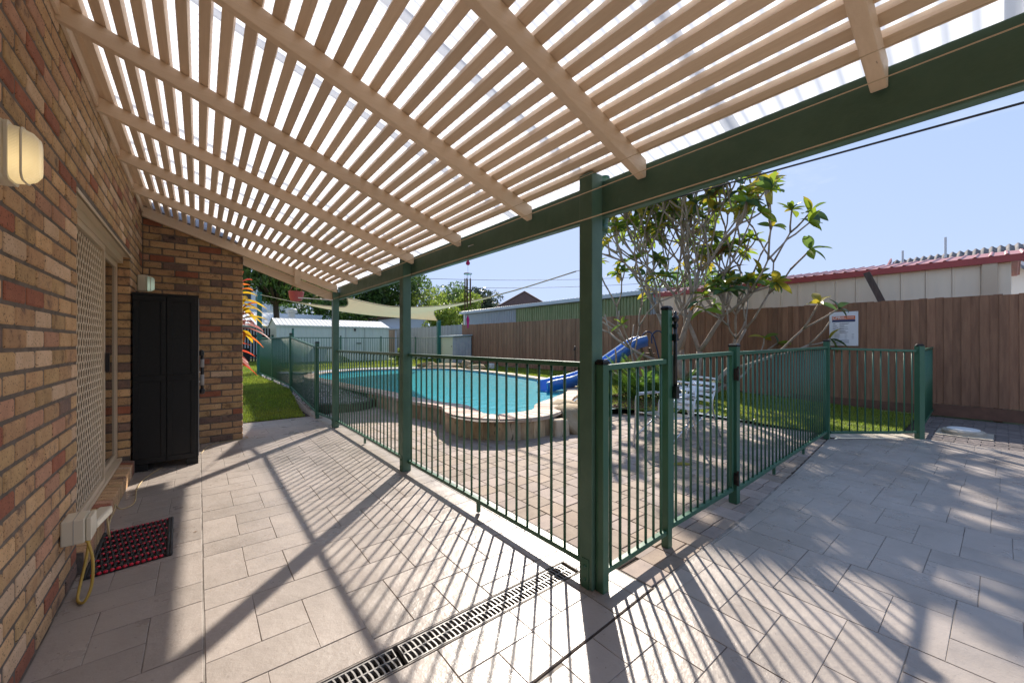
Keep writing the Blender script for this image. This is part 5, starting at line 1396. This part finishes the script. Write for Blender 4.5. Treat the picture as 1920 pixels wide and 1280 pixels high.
# red roofed cream garage
ga = thing('red_roofed_garage', 'long cream steel garage with red roof and gutter behind the brown fence', 'garage', (12, 3, 0))
GX = 11.5; GY0, GY1 = -.10, 6.9
y = GY0; k = 0
while y < GY1 - .1:
    w = min(.36, GY1 - y)
    mb = MB().box(GX + .004, GX + .03, y + .005, y + w - .03, .0, 2.80).box(GX - .012, GX + .01, y + w - .03, y + w - .004, 0, 2.80)
    part('wall_panel', mb, m_cream_sheet, ga, org=(GX, y, 0)); y += .36
part('wall_backing', MB().box(GX + .031, GX + 3.2, GY0 + .01, GY1, 0, 2.78), m_cream_sheet, ga)
part('gutter', MB().box(GX - .09, GX + .02, GY0 - .12, GY1 + .1, 2.80, 2.925), m_red_steel, ga)
part('roof', corr_roof(MB(), (GX - .05, GY0 - .15, 2.93), (GX - .05, GY1 + .1, 2.93), (1.9, 0, .34), .19, .022, wave=False, seg=9), m_red_roof, ga)
part('roof', corr_roof(MB(), (GX + 3.75, GY0 - .15, 2.93), (GX + 3.75, GY1 + .1, 2.93), (-1.9, 0, .34), .19, .022, wave=False, seg=9), m_red_roof, ga)
part('downpipe', MB().box(GX - .07, GX - .013, .06, .24, 0, 2.80), m_cream_fr, ga)
part('barge', MB().box(GX - .09, GX + .0, GY0 - .15, GY0 - .122, 2.78, 2.95), m_red_steel, ga)
pk = tag(part('leaning_plank', MB().beam((11.02, 1.80, 2.82), (11.08, 1.46, 1.9), .11, .045, up=(1, 0, 0)), m_wood_old, None, (11, 1.7, 2.4)), 'dark weathered plank leaning against the cream garage above the fence', 'plank')
# asbestos roofed house behind
ah = thing('grey_roofed_house', 'house with grey corrugated roof behind the red roofed garage', 'house', (18, -1, 0))
part('roof', corr_roof(MB(), (16.0, -6, 3.34), (16.0, 2.30, 3.10), (2.2, 0, .98), .155, .035), m_asb, ah, smooth=True)
part('barge_board', MB().beam((15.95, 2.35, 3.07), (18.25, 2.35, 4.12), .04, .12), m_red_roof, ah)
part('wall', MB().box(16.3, 22, -6, 2.4, 0, 3.4), m_white, ah)
wb = MB()
for k in range(20): wb.hexa([(12.9, -5, 1.4 + k * .12), (12.93, -5, 1.4 + k * .12), (12.93, -.75, 1.4 + k * .12), (12.9, -.75, 1.4 + k * .12)], [(12.92, -5, 1.518 + k * .12), (12.94, -5, 1.518 + k * .12), (12.94, -.75, 1.518 + k * .12), (12.92, -.75, 1.518 + k * .12)])
wbo = thing('weatherboard_wall', 'white weatherboard wall at the right edge beyond the garage', 'wall', (12.9, -2, 0)); part('boards', wb, m_white, wbo); part('wall_core', MB().box(12.95, 13.2, -5, -.75, 0, 3.9), m_white, wbo)
for y, z in ((2.0, 4.28), (1.08, 4.52)):
    part('vent_pipe', MB().tube([(17.6, y, 3.9), (17.6, y, z)], .028, 10), m_gutter, ah)
# green and blue sheeted shed
gs = thing('green_steel_shed', 'long weathered green and blue corrugated shed with pale gutter behind the brown fence', 'shed', (12, 13, 0))
X = 12.0
part('blue_sheeting', ribbed(MB(), (X, 14.7, 0), (X, 19.3, 0), 0, 2.98, .14, .035, (-1, 0, 0), duty=.5), m_corr_blue, gs)
y = 7.5
while y < 14.6:
    part('green_sheet', ribbed(MB(), (X, y + .01, 0), (X, min(y + 1.18, 14.69), 0), 0, 2.98, .14, .035, (-1, 0, 0), duty=.5), m_corr_green, gs, org=(X, y, 0)); y += 1.2
part('blue_sheeting', ribbed(MB(), (X, 6.95, 0), (X, 7.48, 0), 0, 2.98, .10, .035, (-1, 0, 0), duty=.5), m_corr_blue, gs)
part('corner_post', MB().box(X - .06, X + .04, 19.31, 19.43, 0, 3.0), m_white, gs)
part('gutter', MB().box(X - .14, X + .02, 6.9, 19.8, 3.0, 3.14), m_gutter, gs)
part('roof', corr_roof(MB(), (X - .05, 6.9, 3.15), (X - .05, 19.8, 3.15), (4, 0, .14), .16, .02), m_shed_roof, gs)
part('wall_core', MB().box(X + .05, X + 3.9, 6.95, 19.4, 0, 3.0), m_corr_blue, gs)
# terracotta house
th = thing('tiled_roof_house', 'distant house showing a dark terracotta hip roof above the green shed', 'house', (30, 37, 0))
c = Vector((29.5, 35, 0)); lat = Vector((CS, -SN, 0)); dep = Vector((SN, CS, 0))
def pl_(a, b, z): q = c + lat * a + dep * b; return (q.x, q.y, z)
ez, rz_ = 4.6, 7.15
e = [pl_(-3.8, -4, ez), pl_(3.9, -4, ez), pl_(3.9, 4, ez), pl_(-3.8, 4, ez)]; r1, r2 = pl_(.2, -1.2, rz_), pl_(.8, 1.0, rz_)
mb = MB()
def roof_tiles(mb, a, b, c2, d, rows):
    a, b, c2, d = map(Vector, (a, b, c2, d))
    for k in range(rows):
        t0, t1 = k / rows, (k + 1) / rows; p = a.lerp(d, t0); q = b.lerp(c2, t0); r = b.lerp(c2, t1); s = a.lerp(d, t1); up = Vector((0, 0, .07))
        mb.add([p + up, q + up, r, s, p, q], [(0, 1, 2, 3), (4, 5, 1, 0)])
roof_tiles(mb, e[0], e[1], r1, r1, 10); roof_tiles(mb, e[3], e[0], r1, r2, 10); roof_tiles(mb, e[1], e[2], r2, r1, 10); roof_tiles(mb, e[2], e[3], r2, r2, 10)
part('roof', mb, m_terra, th)
part('hip_capping', MB().tube([e[1], r1], .12, 6).tube([e[0], r1], .12, 6).tube([r1, r2], .12, 6), m_terra, th)
part('wall', MB().hexa([pl_(-3.3, -3.4, 0), pl_(3.4, -3.4, 0), pl_(3.4, 3.4, 0), pl_(-3.3, 3.4, 0)], [pl_(-3.3, -3.4, ez), pl_(3.4, -3.4, ez), pl_(3.4, 3.4, ez), pl_(-3.3, 3.4, ez)]), m_white, th)

# long cream garden shed
sh_ = thing('garden_shed', 'long pale steel garden shed with low gable roof at the back of the lawn', 'shed', (5, 20.8, .4))
x0, x1, y0, y1, zb, ze, zr = 2.66, 7.70, 19.9, 22.3, .40, 2.12, 2.48
part('front_wall', ribbed(MB(), (x0, y0, 0), (x1, y0, 0), zb, ze, .17, .018, (0, -1, 0)), m_shed, sh_)
part('gable_wall', MB().add([(x0, y0, zb), (x0, y1, zb), (x0, y1, ze), (x0, (y0 + y1) / 2, zr - .03), (x0, y0, ze)], [(0, 1, 2, 3, 4)]).add([(x1, y0, zb), (x1, y1, zb), (x1, y1, ze), (x1, (y0 + y1) / 2, zr - .03), (x1, y0, ze)], [(4, 3, 2, 1, 0)]).box(x0, x1, y1 - .02, y1, zb, ze), m_shed_y, sh_)
ym = (y0 + y1) / 2
part('roof', corr_roof(MB(), (x0 - .04, y0 - .05, ze + .01), (x1 + .04, y0 - .05, ze + .01), (0, ym - y0 + .05, zr - ze), .17, .014, wave=False, seg=8), m_shed_roof, sh_)
part('roof', corr_roof(MB(), (x0 - .04, y1 + .05, ze + .01), (x1 + .04, y1 + .05, ze + .01), (0, ym - y1 - .05, zr - ze), .17, .014, wave=False, seg=8), m_shed_roof, sh_)
part('eave_trim', MB().box(x0 - .04, x1 + .04, y0 - .055, y0 - .022, ze - .05, ze + .005), m_shed, sh_)
for xx in (5.55, 6.45):
    part('door_edge', MB().box(xx, xx + .03, y0 - .03, y0 - .019, zb, ze - .06), m_shed_d, sh_)
part('door_bolt', MB().box(6.05, 6.30, y0 - .045, y0 - .031, 1.30, 1.34), m_blackm, sh_); part('vent_cap', MB().box(5.95, 6.03, y0 - .05, y0 - .019, ze - .20, ze - .08), m_blackm, sh_)
# small storage shed
ss = thing('storage_shed', 'small cream and grey striped storage shed by the brown fence', 'shed', (10, 17, .3))
o_ = Vector((9.05, 16.55, 0)); ux = Vector((.62, -.10, 0)); vx = Vector((.25, .95, 0)) * .0
f0, f1, f2, f3 = Vector((9.05, 17.1)), Vector((9.50, 16.45)), Vector((10.36, 16.15)), Vector((10.36, 17.4))
part('cream_side', MB().hexa([(f0.x, f0.y, .28), (f1.x, f1.y, .28), (f1.x + .02, f1.y + .03, .28), (f0.x + .02, f0.y + .03, .28)], [(f0.x, f0.y, 1.60), (f1.x, f1.y, 1.62), (f1.x + .02, f1.y + .03, 1.62), (f0.x + .02, f0.y + .03, 1.60)]), m_shed_y, ss)
part('ribbed_front', ribbed(MB(), (f1.x, f1.y, 0), (f2.x, f2.y, 0), .28, 1.66, .15, .03, (-.3, -.95, 0), duty=.35), M('grey_blue_steel', (.36, .38, .42), (.46, .46, .47), 4, .5), ss)
part('roof', MB().hexa([(f0.x - .1, f0.y - .05, 1.62), (f1.x - .04, f1.y - .12, 1.64), (f2.x, f2.y - .1, 1.70), (f3.x, f3.y, 1.66)], [(f0.x - .1, f0.y - .05, 1.67), (f1.x - .04, f1.y - .12, 1.69), (f2.x, f2.y - .1, 1.75), (f3.x, f3.y, 1.71)]), m_corr_blue, ss)
part('back', MB().hexa([(f0.x + .03, f0.y, .3), (f1.x + .1, f1.y + .06, .3), (f2.x - .01, f2.y + .06, .3), (f3.x - .01, f3.y, .3)], [(f0.x + .03, f0.y, 1.6), (f1.x + .1, f1.y + .06, 1.6), (f2.x - .01, f2.y + .06, 1.6), (f3.x - .01, f3.y, 1.6)]), m_shed_y, ss)
part('knob', MB().lathe([(.02, 0), (.02, .04)], (f1.x - .05, f1.y + .02, 1.15), 8), m_blackm, ss)
# neighbours to the back left
nb = thing('white_roof_neighbour', 'low white metal roof of the neighbouring house behind the garden shed', 'house', (3, 31, 0))
part('roof', corr_roof(MB(), (-6, 26.2, 2.35), (12.5, 28.5, 2.35), (-.4, 3.5, 1.02), .3, .03, wave=False), m_shed_roof, nb)
part('wall', MB().hexa([(-5.8, 26.6, 0), (12.3, 28.9, 0), (11.9, 32, 0), (-6, 30, 0)], [(-5.8, 26.6, 2.35), (12.3, 28.9, 2.35), (11.9, 32, 2.35), (-6, 30, 2.35)]), m_blue_wall, nb)
v = Vector((4.72, 29.0, 3.0)); part('roof_vent', MB().lathe([(.22, 0), (.22, .25), (.34, .30), (.34, .50), (.25, .58), (.05, .62)], v, 14), m_white, nb)
wh = thing('white_house', 'pale blue white two storey house far behind the mango tree', 'house', (4, 44, 0))
W0 = Vector((.2, 42.5, 0)); lat2 = Vector((CS, -SN, 0)); dep2 = Vector((SN, CS, 0))
def q_(a, b, z, o=W0): r = o + lat2 * a + dep2 * b; return (r.x, r.y, z)
part('wall', MB().hexa([q_(-6, 0, 0), q_(5.5, 0, 0), q_(5.5, 8, 0), q_(-6, 8, 0)], [q_(-6, 0, 4.2), q_(5.5, 0, 4.2), q_(5.5, 8, 4.2), q_(-6, 8, 4.2)]), m_blue_wall, wh)
part('upper_wall', MB().hexa([q_(1.2, 1, 4.2), q_(5.2, 1, 4.2), q_(5.2, 7, 4.2), q_(1.2, 7, 4.2)], [q_(1.2, 1, 6.8), q_(5.2, 1, 6.8), q_(5.2, 7, 6.8), q_(1.2, 7, 6.8)]), m_white, wh)
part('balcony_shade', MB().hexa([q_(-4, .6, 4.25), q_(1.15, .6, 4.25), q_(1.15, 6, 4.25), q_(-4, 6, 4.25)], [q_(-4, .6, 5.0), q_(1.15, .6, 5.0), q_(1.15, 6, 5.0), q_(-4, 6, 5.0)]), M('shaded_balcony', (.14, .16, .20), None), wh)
part('roof', MB().hexa([q_(.6, .4, 6.8), q_(5.8, .4, 6.8), q_(5.8, 7.6, 6.8), q_(.6, 7.6, 6.8)], [q_(1.6, 2, 7.8), q_(4.8, 2, 7.8), q_(4.8, 6, 7.8), q_(1.6, 6, 7.8)]), m_gutter, wh)
part('window', MB().hexa([q_(2.5, .96, 5.0), q_(3.5, .96, 5.0), q_(3.5, .99, 5.0), q_(2.5, .99, 5.0)], [q_(2.5, .96, 6.1), q_(3.5, .96, 6.1), q_(3.5, .99, 6.1), q_(2.5, .99, 6.1)]), m_blackm, wh)
nb2 = thing('brown_eave_neighbour', 'grey roofed outbuilding with brown fascia behind the tan fence', 'shed', (13, 30, 0))
part('roof', MB().hexa([(9.2, 29.2, 2.95), (13.8, 27.5, 3.65), (16, 31, 3.65), (11, 33, 2.95)], [(9.2, 29.2, 3.05), (13.8, 27.5, 3.78), (16, 31, 3.78), (11, 33, 3.05)]), m_wood, nb2)
part('wall', MB().hexa([(9.6, 29.5, 0), (13.8, 27.9, 0), (15.5, 31, 0), (11, 32.5, 0)], [(9.6, 29.5, 2.95), (13.8, 27.9, 3.5), (15.5, 31, 3.5), (11, 32.5, 2.95)]), m_blue_wall, nb2)

# power lines
for k, (za, zb_) in enumerate(((11.6, 10.9), (10.2, 9.9))):
    tag(part('power_line', MB().tube(sag((10, 66, za + .5), (62, 30, zb_ + 1.5), 1.3, 24), .030, 5), m_cable, None, (30, 50, 10), smooth=True), ('upper' if k == 0 else 'lower') + ' thin power line crossing the sky beyond the pool', 'power line', 'power lines in the sky')

# trees
def leaf_mass(center, radii, n, size, seed, blobs=22, hang=0.0, shell=.55):
    rng = np.random.default_rng(seed); c = np.array(center); r = np.array(radii)
    bc = rng.normal(size=(blobs, 3)); bc /= np.linalg.norm(bc, axis=1)[:, None]; bc *= (.45 + .5 * rng.random((blobs, 1))); br = .22 + .26 * rng.random(blobs)
    which = rng.integers(0, blobs, n); d = rng.normal(size=(n, 3)); d /= np.linalg.norm(d, axis=1)[:, None]
    rad = br[which] * (shell + (1 - shell) * rng.random(n)) ** .6
    p = bc[which] + d * rad[:, None]; p[:, 2] = np.maximum(p[:, 2], -.85 + .15 * rng.random(n)); p = c + p * r
    a = rng.normal(size=(n, 3)); a[:, 2] -= hang; a /= np.linalg.norm(a, axis=1)[:, None]
    b = np.cross(a, rng.normal(size=(n, 3))); b /= np.linalg.norm(b, axis=1)[:, None]
    s = size * (.6 + .8 * rng.random(n))[:, None]; V = np.zeros((n, 4, 3))
    V[:, 0] = p - a * s; V[:, 1] = p + b * s * .34; V[:, 2] = p + a * s; V[:, 3] = p - b * s * .34
    return V
def quads(name, V, mat, parent=None):
    n = len(V); L = wp(parent); me = bpy.data.meshes.new(name); me.vertices.add(4 * n); me.vertices.foreach_set('co', (V - np.array(L)).ravel())
    me.loops.add(4 * n); me.loops.foreach_set('vertex_index', np.arange(4 * n)); me.polygons.add(n)
    me.polygons.foreach_set('loop_start', np.arange(n) * 4); me.polygons.foreach_set('loop_total', np.full(n, 4)); me.update(calc_edges=True); me.materials.append(mat)
    return place(name, me, parent, tuple(L))
def tree(label, x, y, zc, rad, n, size, mat, seed, hang=.3, trunk_r=.2, blobs=22, nm='tree', z0=0):
    t = thing(nm, label, 'tree', (x, y, z0), 'trees beyond the back fences')
    rg = random.Random(seed); mb = MB(); mb.tube([(x, y, z0 - .1), (x + .1, y, zc * .4), (x, y + .1, zc * .75)], [trunk_r, trunk_r * .8, trunk_r * .6], 8)
    for k in range(9):
        a = k * .7 + rg.uniform(-.3, .3); e = Vector((math.cos(a) * rad[0] * .7, math.sin(a) * rad[1] * .7, rg.uniform(-.1, .6) * rad[2])); b = Vector((x, y, zc * .6))
        mb.tube([b, b + (Vector((x, y, zc)) + e - b) * .5 + Vector((0, 0, .2)), Vector((x, y, zc)) + e], [trunk_r * .45, trunk_r * .3, trunk_r * .12], 6)
    part('trunk', mb, m_bark_d, t, smooth=True)
    quads('crown', leaf_mass((x, y, zc), rad, n, size, seed, blobs, hang), mat, t)
tree('dark mango tree overhanging behind the long garden shed', 3.3, 25.2, 5.7, (3.1, 3.0, 2.5), 8000, .17, m_tree_dark, 1, hang=1.2, blobs=26, nm='mango_tree')
tree('lime tinted drooping branch tree left of the mango behind the dark picket fence', .6, 22.6, 5.2, (1.9, 1.6, 1.75), 3500, .15, m_tree_mid, 2, hang=1.4)
tree('big dark green tree behind the middle of the garden shed', 10.2, 35.0, 5.6, (4.6, 4.0, 3.6), 11000, .20, m_tree_dark, 3, blobs=34)
tree('tall rounded mid green tree left of the second patio post', 13.2, 34.5, 6.2, (3.4, 3.4, 3.3), 9000, .17, m_tree_mid, 4, blobs=30)
tree('loose pale tree between the second post and the wind chime', 16.4, 31.0, 4.7, (2.6, 2.4, 2.1), 3200, .13, m_tree_lime, 5, blobs=16)
tree('sparse olive tree top left of the wind chime', 19.0, 33.0, 5.0, (2.6, 2.4, 1.9), 3000, .13, m_tree_mid, 6, blobs=18)
tree('round dome shaped fig tree on the skyline behind the wind chime', 34.5, 54.0, 6.6, (5.4, 5.0, 4.2), 12000, .30, m_tree_fig, 7, blobs=50)
tree('yellow green bush behind the grey back fence below the sail', 13.4, 24.5, 2.9, (1.7, 1.6, 1.5), 3800, .12, m_tree_lime, 8, blobs=18, nm='bushy_tree')
tree('yellow green shrub against the left end of the green steel shed', 16.5, 26.5, 3.6, (2.3, 2.0, 1.7), 3800, .13, m_tree_lime, 9, blobs=18, nm='bushy_tree')
tree('small dark shrub behind the left end of the long garden shed', 8.6, 29.8, 3.4, (2.4, 1.5, 1.4), 4200, .15, m_tree_dark, 10, blobs=18, nm='bushy_tree')
tree('dark tree glimpsed through the frangipani behind the green shed', 17.6, 9.4, 2.9, (1.4, 1.6, 1.9), 2600, .12, m_tree_dark, 14, blobs=14)
sb = thing('lime_shrub', 'small lime green shrub on the lawn behind the pool', 'shrub', (7.3, 17.3, .4)); quads('foliage', leaf_mass((7.3, 17.3, .75), (.35, .3, .42), 420, .07, 12, 9), m_tree_lime, sb)
sb = thing('lime_shrub', 'low grass tuft shrub on the lawn right of the third patio post', 'shrub', (5.0, 18.3, .4)); quads('foliage', leaf_mass((5.0, 18.6, .55), (.35, .3, .22), 300, .07, 13, 9), m_palm, sb)

# cordyline by the end wall
cd = thing('cordyline', 'red orange and yellow leaved cordyline beyond the brick end wall', 'plant', (.46, 8.35, .05))
rg = random.Random(12)
st_ = [(.50, 8.3, 2.38), (.40, 8.5, 1.50), (.55, 8.2, 1.95)]
part('stem', MB().tube([(.46, 8.35, 0), (.45, 8.35, 1.2), (.50, 8.3, 2.33)], .022, 8).tube([(.42, 8.55, 0), (.40, 8.5, 1.45)], .02, 8).tube([(.50, 8.25, .0), (.55, 8.2, 1.9)], .018, 8), m_bark, cd)
for si, (x, y, z) in enumerate(st_):
    for k in range(26):
        a = k * 2.4 + rg.uniform(-.2, .2); u = k / 26; zz = z - .45 * (1 - u) ; el = R(-15 + 85 * u); L_ = rg.uniform(.34, .52)
        d = Vector((math.cos(a) * math.cos(el), math.sin(a) * math.cos(el), math.sin(el))); sdv = d.cross(Vector((0, 0, 1)))
        sdv = sdv.normalized() if sdv.length > .01 else Vector((1, 0, 0)); p = Vector((x, y, zz)); vs = []
        for i in range(8):
            t_ = i / 7; w = .056 * math.sin(math.pi * (t_ * .93 + .05)) ** .8; q = p + d * L_ * t_ + Vector((0, 0, -.22 * t_ * t_ * L_ * 2))
            vs += [tuple(q - sdv * w + Vector((0, 0, w * .5))), tuple(q), tuple(q + sdv * w + Vector((0, 0, w * .5)))]
        f = []
        for i in range(7): f += [(i * 3, i * 3 + 1, i * 3 + 4, i * 3 + 3), (i * 3 + 1, i * 3 + 2, i * 3 + 5, i * 3 + 4)]
        mi = (0 if u > .72 else 1 if u > .5 else 2) if si == 0 else rg.choice((0, 1, 2, 3)) if si == 1 else rg.choice((2, 2, 1, 3))
        part('leaf', MB().add(vs, f), m_cord[mi], cd, org=tuple(p), smooth=True)

# small debris on the patio
rg = random.Random(31)
for x, y, lab in ((-.02, 3.55, 'tiny dry leaf scrap on the patio just beyond the doormat'), (1.42, .58, 'tiny dark leaf scrap on the sunlit slab in the right foreground'), (3.1, .9, 'tiny dry leaf scrap on the patio in front of the gate')):
    a = rg.uniform(0, 6.3); s_ = rg.uniform(.012, .022); c, d = math.cos(a) * s_, math.sin(a) * s_
    o = part('dry_leaf', MB().add([(x - c, y - d, .002), (x + d * .4, y - c * .4, .006), (x + c, y + d, .003), (x - d * .4, y + c * .4, .005)], [(0, 1, 2, 3)]), m_lf['brown'], None, (x, y, 0))
    tag(o, lab, 'leaf')
